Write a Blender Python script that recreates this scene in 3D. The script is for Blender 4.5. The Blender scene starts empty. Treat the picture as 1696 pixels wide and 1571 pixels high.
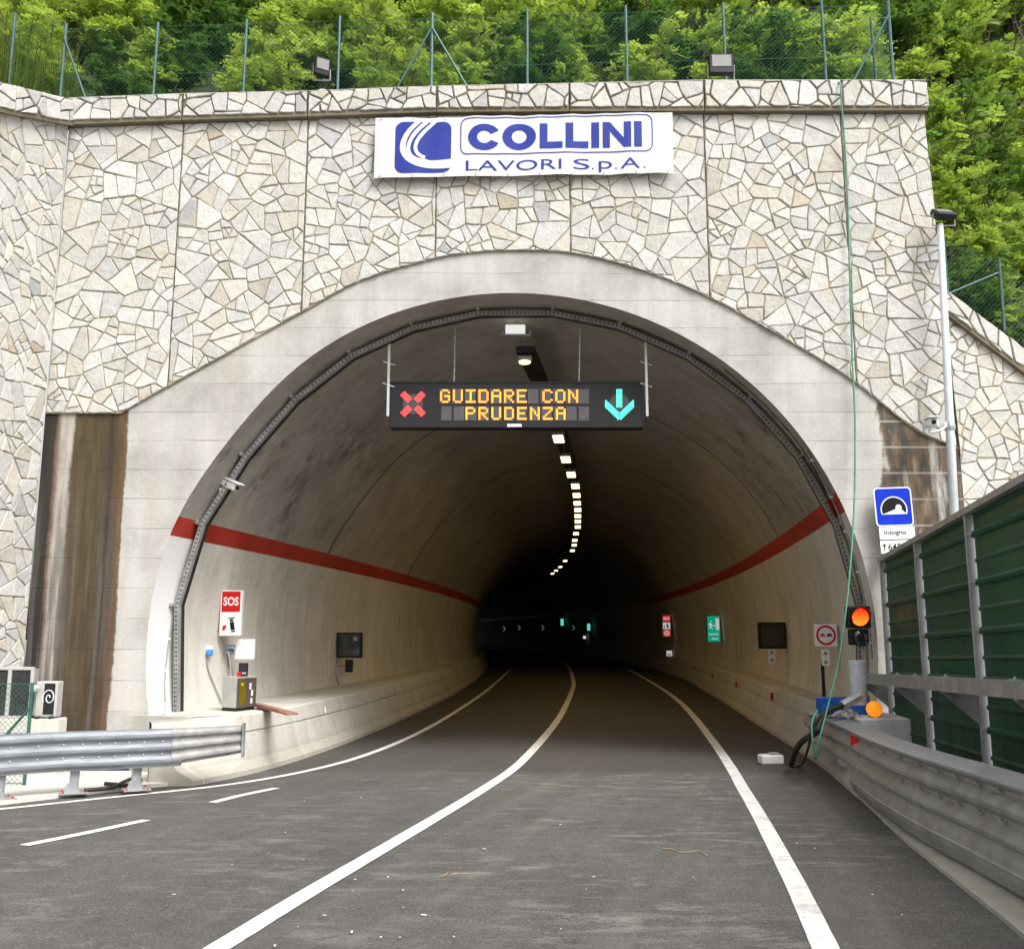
import bpy, math, random
from mathutils import Vector, Matrix, noise
R = random.Random(7)
scene = bpy.context.scene
COL = scene.collection
rad = math.radians

# ------------------------------------------------------------------ camera, sky, sun, exposure
F, PX, PY, CAM_H, CAM_D = 1580.0, 848.0, 785.5, 2.1, 15.0      # focal length in photo pixels, picture centre, camera height, metres to the portal
TH = math.atan((1050.0 - PY) / F)
CT, ST = math.cos(TH), math.sin(TH)
cd = bpy.data.cameras.new('camera'); cam = bpy.data.objects.new('camera', cd); COL.objects.link(cam)
cam.location = (0, -CAM_D, CAM_H); cam.rotation_euler = (math.pi / 2 + TH, 0, 0)
cd.sensor_fit = 'HORIZONTAL'; cd.sensor_width = 36; cd.lens = F / 1696 * 36
cd.clip_start = 0.05; cd.clip_end = 2000
scene.camera = cam
SUN_EL, SUN_AZ = rad(52), math.atan2(0.62, -0.78)
wd = bpy.data.worlds.new('World'); scene.world = wd; wd.use_nodes = True
wn = wd.node_tree.nodes; wl = wd.node_tree.links; wn.clear()
sky = wn.new('ShaderNodeTexSky'); sky.sky_type = 'NISHITA'; sky.sun_disc = False
sky.sun_elevation = SUN_EL; sky.sun_rotation = SUN_AZ; sky.dust_density = 6; sky.air_density = 1.2; sky.ozone_density = 1
hs = wn.new('ShaderNodeHueSaturation'); hs.inputs['Saturation'].default_value = 0.1     # milky overcast sky
bg = wn.new('ShaderNodeBackground'); bg.inputs['Strength'].default_value = 0.15
wo = wn.new('ShaderNodeOutputWorld')
wl.new(sky.outputs[0], hs.inputs['Color']); wl.new(hs.outputs[0], bg.inputs['Color']); wl.new(bg.outputs[0], wo.inputs['Surface'])
sd = bpy.data.lights.new('sun', 'SUN'); sd.energy = 1.5; sd.angle = rad(22); sd.color = (1.0, 0.97, 0.93)
sun = bpy.data.objects.new('sun', sd); COL.objects.link(sun); sun.location = (10, -30, 40)
sdir = Vector((math.sin(SUN_AZ) * math.cos(SUN_EL), math.cos(SUN_AZ) * math.cos(SUN_EL), math.sin(SUN_EL)))
sun.rotation_euler = (-sdir).to_track_quat('-Z', 'Y').to_euler()
vs = scene.view_settings
vs.view_transform = 'Standard'; vs.look = 'None'; vs.exposure = 0.68; vs.gamma = 1; vs.use_curve_mapping = False
scene.render.engine = 'CYCLES'
scene.cycles.max_bounces = 8; scene.cycles.diffuse_bounces = 6; scene.cycles.glossy_bounces = 3; scene.cycles.transparent_max_bounces = 8
scene.cycles.use_denoising = True
scene.cycles.sample_clamp_indirect = 6

# ------------------------------------------------------------------ measuring helpers: the line of sight of a photo pixel meets a real surface
def ray(px, py):
    u = (px - PX) / F; v = (PY - py) / F
    return Vector((u, CT - v * ST, ST + v * CT))
def at(px, py, Y):
    r = ray(px, py); t = (Y + CAM_D) / r.y
    return Vector((r.x * t, Y, CAM_H + r.z * t))
def march(px, py, f, t0=4.0, t1=170.0):
    r = ray(px, py); o = Vector((0, -CAM_D, CAM_H)); t = t0; s0 = f(o + r * t)
    while t < t1:
        t2 = t + max(0.05, t * 0.01); s1 = f(o + r * t2)
        if (s0 > 0) != (s1 > 0):
            a, b = t, t2
            for _ in range(40):
                m = (a + b) / 2
                if (f(o + r * m) > 0) == (s0 > 0): a = m
                else: b = m
            return o + r * a
        t, s0 = t2, s1
    return o + r * t1
def zr(Y):                                   # road level: falls 2.5 % towards the portal, then level
    if Y > 2: return 0.0
    if Y < -2: return -0.025 * Y
    return 0.025 * (2 - Y) ** 2 / 8
def road(px, py, dz=0.0): return march(px, py, lambda p: p.z - zr(p.y) - dz)
def axis(Y): return 0.1575 * Y - 0.00182 * Y * Y           # the tube bends right, then left
RC, ZC = 5.66, 1.98
def tube_x(z, side, inset=0.0):              # half width of the tube at height z
    r = RC - inset; d = r * r - (z - ZC) ** 2
    x = math.sqrt(d) if d > 0 else 0.0
    if side < 0: x -= 0.14 * math.exp(-((z - 5.4) / 1.2) ** 2) * min(1, x / 2)
    return x
def tube(px, py, inset=0.0):                 # point on the tube wall seen at a photo pixel
    side = -1 if px < PX else 1
    def f(p):
        if p.y < -0.02: return -1.0
        dx = p.x - axis(p.y); s = -1 if dx < 0 else 1
        if p.z > ZC + RC - inset: return 1.0
        return abs(dx) - tube_x(p.z, s, inset)
    return march(px, py, f, 14.0)
def lerp(a, b, t): return a + (b - a) * t
def interp(tab, x):
    if x <= tab[0][0]: return tab[0][1]
    for (a, va), (b, vb) in zip(tab, tab[1:]):
        if x <= b: return va + (vb - va) * (x - a) / (b - a)
    return tab[-1][1]
def smooth_path(pts, n=8):
    P = [Vector(p) for p in pts]; out = []
    for i in range(len(P) - 1):
        a = P[max(i - 1, 0)]; b = P[i]; c = P[i + 1]; d = P[min(i + 2, len(P) - 1)]
        for k in range(n):
            t = k / n
            out.append(0.5 * ((2 * b) + (c - a) * t + (2 * a - 5 * b + 4 * c - d) * t * t + (3 * b - a - 3 * c + d) * t ** 3))
    return out + [P[-1]]

# ------------------------------------------------------------------ object helpers
def tag(o, label=None, cat=None, group=None, kind=None):
    if label: o['label'] = label
    if cat: o['category'] = cat
    if group: o['group'] = group
    if kind: o['kind'] = kind
    return o
def thing(name, label, cat, loc=(0, 0, 0), rot=(0, 0, 0), group=None):
    o = bpy.data.objects.new(name, None); COL.objects.link(o); o.empty_display_size = 0.2
    o.location = loc; o.rotation_euler = rot
    return tag(o, label, cat, group)
def copy_tree(o, parent=None):
    c = o.copy(); COL.objects.link(c)
    if parent: c.parent = parent
    for ch in list(o.children): copy_tree(ch, c)
    return c
class MB:
    def __init__(s): s.v = []; s.f = []; s.m = []; s.c = []; s.mi = 0; s.col = (1, 1, 1)
    def face(s, pts, mi=None):
        n = len(s.v); s.v += [tuple(p) for p in pts]; s.f.append(tuple(range(n, n + len(pts)))); s.m.append(s.mi if mi is None else mi); s.c.append(s.col)
    def add(s, vs_, fs_, mi=None):
        n = len(s.v); s.v += [tuple(p) for p in vs_]
        for f in fs_: s.f.append(tuple(i + n for i in f)); s.m.append(s.mi if mi is None else mi); s.c.append(s.col)
    def box(s, c, d, rot=None, bev=0.0, mi=None):
        c = Vector(c); hx, hy, hz = d[0] / 2, d[1] / 2, d[2] / 2
        b = min(bev, hx * .9, hy * .9, hz * .9)
        M = rot if rot is not None else Matrix.Identity(3)
        if b <= 0:
            vs_ = [(x * hx, y * hy, z * hz) for x in (-1, 1) for y in (-1, 1) for z in (-1, 1)]
            fs_ = [(0, 1, 3, 2), (4, 6, 7, 5), (0, 4, 5, 1), (2, 3, 7, 6), (0, 2, 6, 4), (1, 5, 7, 3)]
        else:
            vs_ = []; idx = {}
            for sx in (-1, 1):
                for sy in (-1, 1):
                    for sz in (-1, 1):
                        idx[sx, sy, sz] = len(vs_)
                        vs_ += [(sx * hx, sy * (hy - b), sz * (hz - b)), (sx * (hx - b), sy * hy, sz * (hz - b)), (sx * (hx - b), sy * (hy - b), sz * hz)]
            fs_ = []
            q = [(-1, -1), (1, -1), (1, 1), (-1, 1)]
            for sg in (-1, 1):
                fs_.append(tuple(idx[sg, a, c_] for a, c_ in q)); fs_.append(tuple(idx[a, sg, c_] + 1 for a, c_ in q)); fs_.append(tuple(idx[a, c_, sg] + 2 for a, c_ in q))
            for a in (-1, 1):
                for c_ in (-1, 1):
                    fs_.append((idx[a, c_, -1], idx[a, c_, 1], idx[a, c_, 1] + 1, idx[a, c_, -1] + 1))
                    fs_.append((idx[a, -1, c_], idx[a, 1, c_], idx[a, 1, c_] + 2, idx[a, -1, c_] + 2))
                    fs_.append((idx[-1, a, c_] + 1, idx[1, a, c_] + 1, idx[1, a, c_] + 2, idx[-1, a, c_] + 2))
            for k in idx.values(): fs_.append((k, k + 1, k + 2))
        s.add([c + M @ Vector(p) for p in vs_], fs_, mi); return s
    def rod(s, a, b, r, n=8, r2=None, mi=None): return s.path([a, b], r, n, [r, r if r2 is None else r2], mi)
    def path(s, pts, r, n=6, rs=None, mi=None):
        P = [Vector(p) for p in pts]; vs_ = []; fs_ = []; up = None
        for i, p in enumerate(P):
            t = (P[min(i + 1, len(P) - 1)] - P[max(i - 1, 0)]).normalized()
            if up is None: up = t.orthogonal().normalized()
            u = (up - t * up.dot(t))
            u = u.normalized() if u.length > 1e-6 else t.orthogonal().normalized()
            up = u; w = t.cross(u); q = rs[i] if rs else r
            for k in range(n):
                a = 2 * math.pi * k / n; vs_.append(p + (u * math.cos(a) + w * math.sin(a)) * q)
        for i in range(len(P) - 1):
            for k in range(n):
                j = (k + 1) % n; fs_.append((i * n + k, i * n + j, (i + 1) * n + j, (i + 1) * n + k))
        fs_.append(tuple(range(n))[::-1]); e = (len(P) - 1) * n; fs_.append(tuple(range(e, e + n)))
        s.add(vs_, fs_, mi); return s
    def prism(s, poly, d, origin=(0, 0, 0), ux=(1, 0, 0), uz=(0, 0, 1), uy=(0, -1, 0), mi=None):   # 2-D outline, extruded d along uy
        o = Vector(origin); ux, uz, uy = Vector(ux), Vector(uz), Vector(uy)
        a = [o + ux * x + uz * z for x, z in poly]; b = [p + uy * d for p in a]; n = len(poly)
        s.add(a + b, [tuple(range(n, 2 * n))] + [tuple(range(n))[::-1]] + [(i, (i + 1) % n, n + (i + 1) % n, n + i) for i in range(n)], mi); return s
    def lathe(s, prof, c=(0, 0, 0), ax=(0, 0, 1), n=20, mi=None):
        c = Vector(c); ax = Vector(ax).normalized(); u = ax.orthogonal().normalized(); w = ax.cross(u); vs_ = []; fs_ = []
        for r, h in prof:
            for k in range(n):
                a = 2 * math.pi * k / n; vs_.append(c + ax * h + (u * math.cos(a) + w * math.sin(a)) * r)
        for i in range(len(prof) - 1):
            for k in range(n):
                j = (k + 1) % n; fs_.append((i * n + k, i * n + j, (i + 1) * n + j, (i + 1) * n + k))
        if prof[0][0] > 1e-4: fs_.append(tuple(range(n))[::-1])
        if prof[-1][0] > 1e-4: e = (len(prof) - 1) * n; fs_.append(tuple(range(e, e + n)))
        s.add(vs_, fs_, mi); return s
    def sweep(s, sections, closed=True, caps=True, mi=None):
        n = len(sections[0]); vs_ = [p for sec in sections for p in sec]; fs_ = []
        for i in range(len(sections) - 1):
            for k in range(n if closed else n - 1):
                j = (k + 1) % n; fs_.append((i * n + k, i * n + j, (i + 1) * n + j, (i + 1) * n + k))
        if caps and closed: fs_.append(tuple(range(n))[::-1]); e = (len(sections) - 1) * n; fs_.append(tuple(range(e, e + n)))
        s.add(vs_, fs_, mi); return s
    def build(s, name, mats, parent=None, smooth=False, sub=None, color=False):
        off = sub if sub is not None else (parent_loc(parent) if parent else Vector((0, 0, 0)))
        me = bpy.data.meshes.new(name)
        me.from_pydata([(x - off[0], y - off[1], z - off[2]) for x, y, z in s.v], [], s.f)
        ms = mats if isinstance(mats, (list, tuple)) else [mats]
        for m in ms: me.materials.append(m)
        me.polygons.foreach_set('material_index', s.m)
        if smooth: me.polygons.foreach_set('use_smooth', [True] * len(me.polygons))
        if color:
            ca = me.color_attributes.new('tone', 'FLOAT_COLOR', 'CORNER'); buf = []
            for f, c in zip(s.f, s.c): buf += [c[0], c[1], c[2], 1.0] * len(f)
            ca.data.foreach_set('color', buf)
        me.update()
        o = bpy.data.objects.new(name, me); COL.objects.link(o)
        if parent: o.parent = parent
        return o
def parent_loc(p):
    v = Vector((0, 0, 0))
    while p: v = v + Vector(p.location); p = p.parent
    return v
def text_faces(txt, size=1.0, bold=0.0, sx=1.0, center=True):
    cu = bpy.data.curves.new('lettering', 'FONT'); cu.body = txt; cu.size = size; cu.offset = bold; cu.resolution_u = 4
    o = bpy.data.objects.new('lettering', cu); COL.objects.link(o)
    dg = bpy.context.evaluated_depsgraph_get(); me = bpy.data.meshes.new_from_object(o.evaluated_get(dg))
    vs_ = [(v.co.x * sx, v.co.y) for v in me.vertices]; fs_ = [tuple(p.vertices) for p in me.polygons]
    bpy.data.objects.remove(o); bpy.data.curves.remove(cu); bpy.data.meshes.remove(me)
    x0 = min(v[0] for v in vs_); x1 = max(v[0] for v in vs_); y0 = min(v[1] for v in vs_); y1 = max(v[1] for v in vs_)
    return vs_, fs_, (x0, y0, x1, y1)
def put_text(mb, txt, o, ux, uz, box, bold=0.0, mi=None):      # lettering fitted into box (x0, z0, x1, z1) of the plane o + x ux + z uz
    vs_, fs_, (a, b, c, d) = text_faces(txt, 1.0, bold)
    x0, z0, x1, z1 = box; o = Vector(o); ux = Vector(ux); uz = Vector(uz)
    mb.add([o + ux * (x0 + (x - a) / (c - a) * (x1 - x0)) + uz * (z0 + (y - b) / (d - b) * (z1 - z0)) for x, y in vs_], fs_, mi)
def flat(mb, poly, o, ux, uz, mi=None):
    o = Vector(o); ux = Vector(ux); uz = Vector(uz); mb.face([o + ux * x + uz * z for x, z in poly], mi)
def circle(cx, cz, r, n=24, a0=0.0, a1=2 * math.pi): return [(cx + r * math.cos(a0 + (a1 - a0) * k / n), cz + r * math.sin(a0 + (a1 - a0) * k / n)) for k in range(n)]
def rrect(x0, z0, x1, z1, r, n=5):
    out = []
    for cx, cz, a in ((x1 - r, z1 - r, 0), (x0 + r, z1 - r, 90), (x0 + r, z0 + r, 180), (x1 - r, z0 + r, 270)):
        out += [(cx + r * math.cos(rad(a + 90 * k / n)), cz + r * math.sin(rad(a + 90 * k / n))) for k in range(n + 1)]
    return out
def ring(mb, outer, inner, o, ux, uz, mi=None):
    n = len(outer)
    for i in range(n):
        j = (i + 1) % n; flat(mb, [outer[i], outer[j], inner[j], inner[i]], o, ux, uz, mi)

# ------------------------------------------------------------------ materials
class N:
    def __init__(s, name):
        s.m = bpy.data.materials.new(name); s.m.use_nodes = True; s.t = s.m.node_tree; s.t.nodes.clear()
        s.out = s.t.nodes.new('ShaderNodeOutputMaterial'); s.b = s.t.nodes.new('ShaderNodeBsdfPrincipled'); s.t.links.new(s.b.outputs[0], s.out.inputs[0])
        s.co = s.t.nodes.new('ShaderNodeTexCoord').outputs['Object']
    def n(s, typ, **kw):
        x = s.t.nodes.new(typ)
        for k, v in kw.items(): setattr(x, k, v)
        return x
    def set(s, sock, v):
        if hasattr(v, 'is_output') or isinstance(v, bpy.types.NodeSocket): s.t.links.new(v, sock)
        else: sock.default_value = v
    def map(s, scale=(1, 1, 1), vec=None):
        x = s.n('ShaderNodeMapping'); s.set(x.inputs[0], vec or s.co); x.inputs['Scale'].default_value = scale; return x.outputs[0]
    def noise(s, scale, detail=4, rough=0.55, vec=None, stretch=None, dist=0.0):
        x = s.n('ShaderNodeTexNoise'); s.set(x.inputs['Vector'], s.map(stretch, vec) if stretch else (vec or s.co))
        x.inputs['Scale'].default_value = scale; x.inputs['Detail'].default_value = detail; x.inputs['Roughness'].default_value = rough; x.inputs['Distortion'].default_value = dist
        return x.outputs[0]
    def ramp(s, fac, stops, interp_='LINEAR'):
        x = s.n('ShaderNodeValToRGB'); s.set(x.inputs[0], fac); e = x.color_ramp.elements; x.color_ramp.interpolation = interp_
        while len(e) < len(stops): e.new(0.5)
        for k, (p, c) in enumerate(stops):
            e[k].position = p; e[k].color = (c[0], c[1], c[2], 1) if isinstance(c, (tuple, list)) else (c, c, c, 1)
        return x.outputs[0]
    def mix(s, fac, a, b, mode='MIX'):
        x = s.n('ShaderNodeMix', data_type='RGBA', blend_type=mode); s.set(x.inputs[0], fac)
        for k, v in ((6, a), (7, b)): s.set(x.inputs[k], v if not isinstance(v, tuple) else (v[0], v[1], v[2], 1))
        return x.outputs[2]
    def math(s, op, a, b=0.0, c=0.0, clamp=False):
        x = s.n('ShaderNodeMath', operation=op, use_clamp=clamp); s.set(x.inputs[0], a); s.set(x.inputs[1], b)
        if op in ('MULTIPLY_ADD', 'SMOOTH_MIN'): s.set(x.inputs[2], c)
        return x.outputs[0]
    def xyz(s, vec=None):
        x = s.n('ShaderNodeSeparateXYZ'); s.set(x.inputs[0], vec or s.co); return x.outputs
    def band(s, v, a, b, soft): # 1 inside a..b
        x = s.n('ShaderNodeMapRange', interpolation_type='SMOOTHSTEP'); s.set(x.inputs[0], v); x.inputs[1].default_value = a - soft; x.inputs[2].default_value = a + soft
        y = s.n('ShaderNodeMapRange', interpolation_type='SMOOTHSTEP'); s.set(y.inputs[0], v); y.inputs[1].default_value = b + soft; y.inputs[2].default_value = b - soft
        return s.math('MULTIPLY', x.outputs[0], y.outputs[0])
    def col(s, v): s.set(s.b.inputs['Base Color'], v if not isinstance(v, tuple) else (v[0], v[1], v[2], 1)); return s
    def rough(s, v): s.set(s.b.inputs['Roughness'], v); return s
    def bump(s, h, strength=0.3, dist=0.02):
        x = s.n('ShaderNodeBump'); x.inputs['Strength'].default_value = strength; x.inputs['Distance'].default_value = dist; s.set(x.inputs['Height'], h)
        s.t.links.new(x.outputs[0], s.b.inputs['Normal']); return s
def plain(name, c, rough=0.5, metal=0.0, var=0.18, scale=6.0, bump=0.0, spec=0.5, stretch=None):
    m = N(name); f = m.noise(scale, 5, 0.6, stretch=stretch)
    lo = tuple(x * (1 - var) for x in c); hi = tuple(min(1, x * (1 + var)) for x in c)
    m.col(m.ramp(f, [(0.3, lo), (0.7, hi)])); m.rough(m.ramp(f, [(0.3, max(0, rough - .08)), (0.75, min(1, rough + .1))])); m.b.inputs['Metallic'].default_value = metal
    m.b.inputs['Specular IOR Level'].default_value = spec
    if bump: m.bump(m.noise(scale * 8, 4), bump, 0.01)
    return m.m
def glow(name, c, strength, base=(0.02, 0.02, 0.02)):
    m = N(name); m.col(base); m.b.inputs['Emission Color'].default_value = (*c, 1); m.b.inputs['Emission Strength'].default_value = strength
    return m.m

def concrete(name, c, lines=0.0, dirt=0.25, extra=None):
    m = N(name); big = m.noise(0.9, 6, 0.65); fine = m.noise(14, 5, 0.65); streak = m.noise(1.2, 5, 0.6, stretch=(3.0, 3.0, 0.22)); pit = m.noise(55, 2)
    col = m.ramp(big, [(0.3, tuple(x * (1 - dirt) for x in c)), (0.55, c), (0.8, tuple(min(.9, x * 1.12) for x in c))])
    col = m.mix(m.math('MULTIPLY', m.ramp(streak, [(0.42, 0.0), (0.72, 1.0)]), 0.45), col, tuple(x * k for x, k in zip(c, (0.66, 0.62, 0.54))))
    col = m.mix(0.25, col, m.ramp(fine, [(0.25, 0.35), (0.75, 0.65)]), 'OVERLAY')
    h = m.math('ADD', m.math('MULTIPLY', fine, 0.6), m.math('MULTIPLY', m.ramp(pit, [(0.28, 0.0), (0.36, 1.0)]), 0.5))
    if lines:
        x, y, z = m.xyz(); zz = m.math('ADD', z, m.math('MULTIPLY', m.noise(0.7, 2), 0.05))
        fr = m.math('FRACT', m.math('DIVIDE', zz, lines)); ln = m.band(fr, 0.0, 0.035, 0.018); brk = m.ramp(m.noise(1.7, 3), [(0.4, 0.25), (0.6, 1.0)])
        lf = m.math('MULTIPLY', ln, brk); cell = m.n('ShaderNodeTexWhiteNoise', noise_dimensions='1D'); m.set(cell.inputs['W'], m.math('FLOOR', m.math('DIVIDE', zz, lines)))
        col = m.mix(m.math('MULTIPLY', lf, 0.55), col, tuple(x * .45 for x in c)); col = m.mix(0.045, col, cell.outputs[0], 'OVERLAY')
        h = m.math('SUBTRACT', h, m.math('MULTIPLY', lf, 1.2))
    if extra: col = extra(m, col)
    m.col(col).rough(0.85).bump(h, 0.35, 0.012); m.b.inputs['Specular IOR Level'].default_value = 0.25
    return m.m

# stains and dirt with shapes of their own
def portal_stains(m, col):
    x, y, z = m.xyz()
    wob = m.math('MULTIPLY', m.math('SUBTRACT', m.noise(1.0, 4, stretch=(1.5, 1, 0.7)), 0.5), 0.16)
    edge = m.math('MULTIPLY', m.math('SUBTRACT', m.noise(11.0, 5, 0.7), 0.5), 0.07)
    xx = m.math('ADD', m.math('ADD', x, wob), edge)
    mask = m.math('MULTIPLY', m.band(xx, -7.7, -6.17, 0.02), m.band(z, -1.0, 5.72, 0.03))
    t = m.math('DIVIDE', m.math('ADD', xx, 7.45), 1.3)
    rp = m.ramp(t, [(0.0, (.02, .017, .012)), (0.09, (.028, .021, .015)), (0.13, (.2, .13, .1)), (0.17, (.4, .36, .31)), (0.29, (.43, .4, .34)), (0.33, (.085, .06, .022)), (0.5, (.075, .052, .021)), (0.7, (.07, .047, .019)), (0.8, (.045, .031, .016)), (0.88, (.085, .05, .022)), (0.97, (.15, .085, .04)), (1.0, (.12, .08, .05))])
    rv = m.math('MULTIPLY', m.ramp(m.noise(1.0, 5, stretch=(7, 1, 0.25)), [(0.46, 0.0), (0.56, 1.0)]), m.band(z, -1, 3.9, 1.3))
    rp = m.mix(m.math('MULTIPLY', rv, 0.75), rp, (.1, .095, .09))
    rp = m.mix(0.85, rp, m.ramp(m.noise(1.0, 7, .7, stretch=(11, 1, 1.1)), [(0.3, 0.22), (0.7, 0.66)]), 'OVERLAY')
    col = m.mix(m.math('MULTIPLY', mask, 0.97), col, rp)
    # right pier: leaking water, brown and black runs with paler courses between
    run = m.ramp(m.noise(1.0, 6, 0.62, stretch=(4.2, 1, 0.5)), [(0.36, 0.0), (0.47, 1.0)])
    reach = m.math('MULTIPLY', m.band(m.math('ADD', x, m.math('ADD', m.math('MULTIPLY', wob, 2.2), m.math('MULTIPLY', m.math('SUBTRACT', m.noise(1.0, 4, stretch=(6, 1, 2.4)), .5), .7))), 5.9, 7.9, 0.06), m.band(m.math('ADD', z, m.math('MULTIPLY', wob, 6.0)), 2.6, 9, 0.9))
    fr = m.math('FRACT', m.math('DIVIDE', z, 0.42)); crs = m.ramp(fr, [(0.0, 0.45), (0.05, 0.45), (0.09, 1.0)])
    rc = m.ramp(m.noise(2.0, 5, stretch=(2.5, 1, 0.8)), [(0.38, (.025, .022, .018)), (0.47, (.07, .046, .025)), (0.58, (.16, .1, .05)), (0.68, (.3, .26, .19))])
    return m.mix(m.math('MULTIPLY', m.math('MULTIPLY', run, reach), m.math('MULTIPLY', crs, 0.9)), col, rc)
M_FACE = concrete('portal_concrete', (.49, .475, .445), lines=0.47, dirt=.33, extra=portal_stains)
M_CONC = concrete('barrier_concrete', (.46, .44, .40), dirt=0.15)
M_WHITE_CONC = concrete('pale_concrete', (.62, .6, .56), dirt=0.12)
def lining_dirt(m, col):
    x, y, z = m.xyz()
    soot = m.ramp(m.noise(0.9, 7, 0.7, stretch=(1, 1, .8)), [(0.45, 0.0), (0.6, 1.0)])
    low = m.band(z, 4.2, 6.4, 0.7); run = m.ramp(m.noise(2.6, 6, .65, stretch=(1.0, 1.2, 1.0)), [(0.36, 0.0), (0.62, 1.0)])
    near = m.band(y, -1, 6.5, 1.5)
    col = m.mix(m.math('MULTIPLY', m.math('MULTIPLY', m.math('MULTIPLY', soot, run), low), m.math('MULTIPLY', near, 0.85)), col, (.1, .088, .07))
    fr = m.math('FRACT', m.math('DIVIDE', m.math('ADD', y, 1.2), 8.2)); ln = m.band(fr, 0.0, 0.016, 0.007)
    return m.mix(m.math('MULTIPLY', ln, 0.7), col, (.05, .045, .04))
M_VAULT = concrete('vault_concrete', (.42, .395, .35), dirt=0.25, extra=lining_dirt)
def wall_dirt(m, col):
    x, y, z = m.xyz()
    fr = m.math('FRACT', m.math('DIVIDE', m.math('ADD', y, 1.2), 8.2)); ln = m.band(fr, 0.0, 0.006, 0.003)
    col = m.mix(m.math('MULTIPLY', ln, 0.8), col, (.7, .67, .6))
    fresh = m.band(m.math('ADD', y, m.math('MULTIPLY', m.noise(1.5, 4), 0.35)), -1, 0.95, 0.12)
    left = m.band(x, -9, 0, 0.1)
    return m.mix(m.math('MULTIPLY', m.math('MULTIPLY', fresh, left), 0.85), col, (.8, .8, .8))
M_PAINT = concrete('painted_tunnel_wall', (.66, .635, .58), dirt=0.2, extra=wall_dirt)
M_RED = plain('red_band_paint', (.42, .035, .02), 0.6, var=.25, scale=1.5)
def mossy(m, col): return m.mix(m.ramp(m.noise(1.3, 4), [(0.5, 0.0), (0.75, 0.6)]), col, (.22, .2, .08))
M_MORTAR = concrete('joint_mortar', (.4, .355, .26), dirt=0.3, extra=mossy)
mm = N('stone_slab'); tone = mm.n('ShaderNodeVertexColor', layer_name='tone').outputs[0]
g1 = mm.noise(4, 6, 0.65); g2 = mm.noise(30, 5, 0.7, stretch=(1, 1, 0.4))
cc = mm.mix(0.5, tone, mm.ramp(g1, [(0.25, 0.36), (0.75, 0.62)]), 'OVERLAY'); cc = mm.mix(0.35, cc, mm.ramp(g2, [(0.25, 0.3), (0.75, 0.68)]), 'OVERLAY')
rust = mm.math('MULTIPLY', mm.ramp(mm.noise(1.6, 5), [(0.58, 0.0), (0.75, 1.0)]), 0.4); cc = mm.mix(rust, cc, (.5, .4, .25))
mm.col(cc).rough(0.75).bump(mm.math('ADD', mm.math('MULTIPLY', g2, .7), mm.math('MULTIPLY', mm.noise(9, 6, .65), 1.6)), 0.75, 0.02); mm.b.inputs['Specular IOR Level'].default_value = 0.3
M_STONE = mm.m

# ------------------------------------------------------------------ crazy paving: angular slabs, every one a solid of its own inside the facing
def clip(poly, a, b, c):                       # keep a x + b z <= c
    out = []; n = len(poly)
    for i in range(n):
        p, q = poly[i], poly[(i + 1) % n]; dp = a * p[0] + b * p[1] - c; dq = a * q[0] + b * q[1] - c
        if dp <= 0: out.append(p)
        if (dp < 0 < dq) or (dq < 0 < dp):
            t = dp / (dp - dq); out.append((p[0] + (q[0] - p[0]) * t, p[1] + (q[1] - p[1]) * t))
    return out
def area(p): return 0.5 * sum(p[i][0] * p[(i + 1) % len(p)][1] - p[(i + 1) % len(p)][0] * p[i][1] for i in range(len(p)))
def cen(p): return (sum(v[0] for v in p) / len(p), sum(v[1] for v in p) / len(p))
def inset(poly, d):
    out = poly; n = len(poly)
    for i in range(n):
        p, q = poly[i], poly[(i + 1) % n]; ex, ez = q[0] - p[0], q[1] - p[1]; L = math.hypot(ex, ez)
        if L < 1e-5: continue
        a, b = ez / L, -ex / L                 # outward normal of a ccw polygon
        out = clip(out, a, b, a * p[0] + b * p[1] - d)
        if len(out) < 3: return []
    return out
def split(poly, goal):
    A = area(poly)
    if A < goal or len(poly) < 3: return [poly]
    cx, cz = cen(poly); sxx = sum((p[0] - cx) ** 2 for p in poly); szz = sum((p[1] - cz) ** 2 for p in poly); sxz = sum((p[0] - cx) * (p[1] - cz) for p in poly)
    th = 0.5 * math.atan2(2 * sxz, sxx - szz) + R.gauss(0, 0.28)
    a, b = math.cos(th), math.sin(th); c = a * cx + b * cz + R.uniform(-.12, .12) * math.sqrt(A)
    l, r = clip(poly, a, b, c), clip(poly, -a, -b, -c)
    if len(l) < 3 or len(r) < 3: return [poly]
    return split(l, goal * R.uniform(.7, 1.4)) + split(r, goal * R.uniform(.7, 1.4))
def paving(x0, z0, x1, z1, step, goal):
    seeds = []; nx = max(1, round((x1 - x0) / step)); nz = max(1, round((z1 - z0) / step))
    for i in range(-1, nx + 1):
        for k in range(-1, nz + 1): seeds.append((x0 + (i + R.uniform(.08, .92)) * (x1 - x0) / nx, z0 + (k + R.uniform(.08, .92)) * (z1 - z0) / nz))
    out = []
    for s in seeds:
        poly = [(x0, z0), (x1, z0), (x1, z1), (x0, z1)]
        for t in sorted(seeds, key=lambda t: (t[0] - s[0]) ** 2 + (t[1] - s[1]) ** 2)[1:18]:
            a, b = t[0] - s[0], t[1] - s[1]; poly = clip(poly, a, b, a * (s[0] + t[0]) / 2 + b * (s[1] + t[1]) / 2)
            if len(poly) < 3: break
        if len(poly) >= 3 and area(poly) > .004: out += split(poly, goal * R.choice((.7, .9, 1.1, 1.4, 1.8)))
    return out
n_irregular = True
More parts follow.
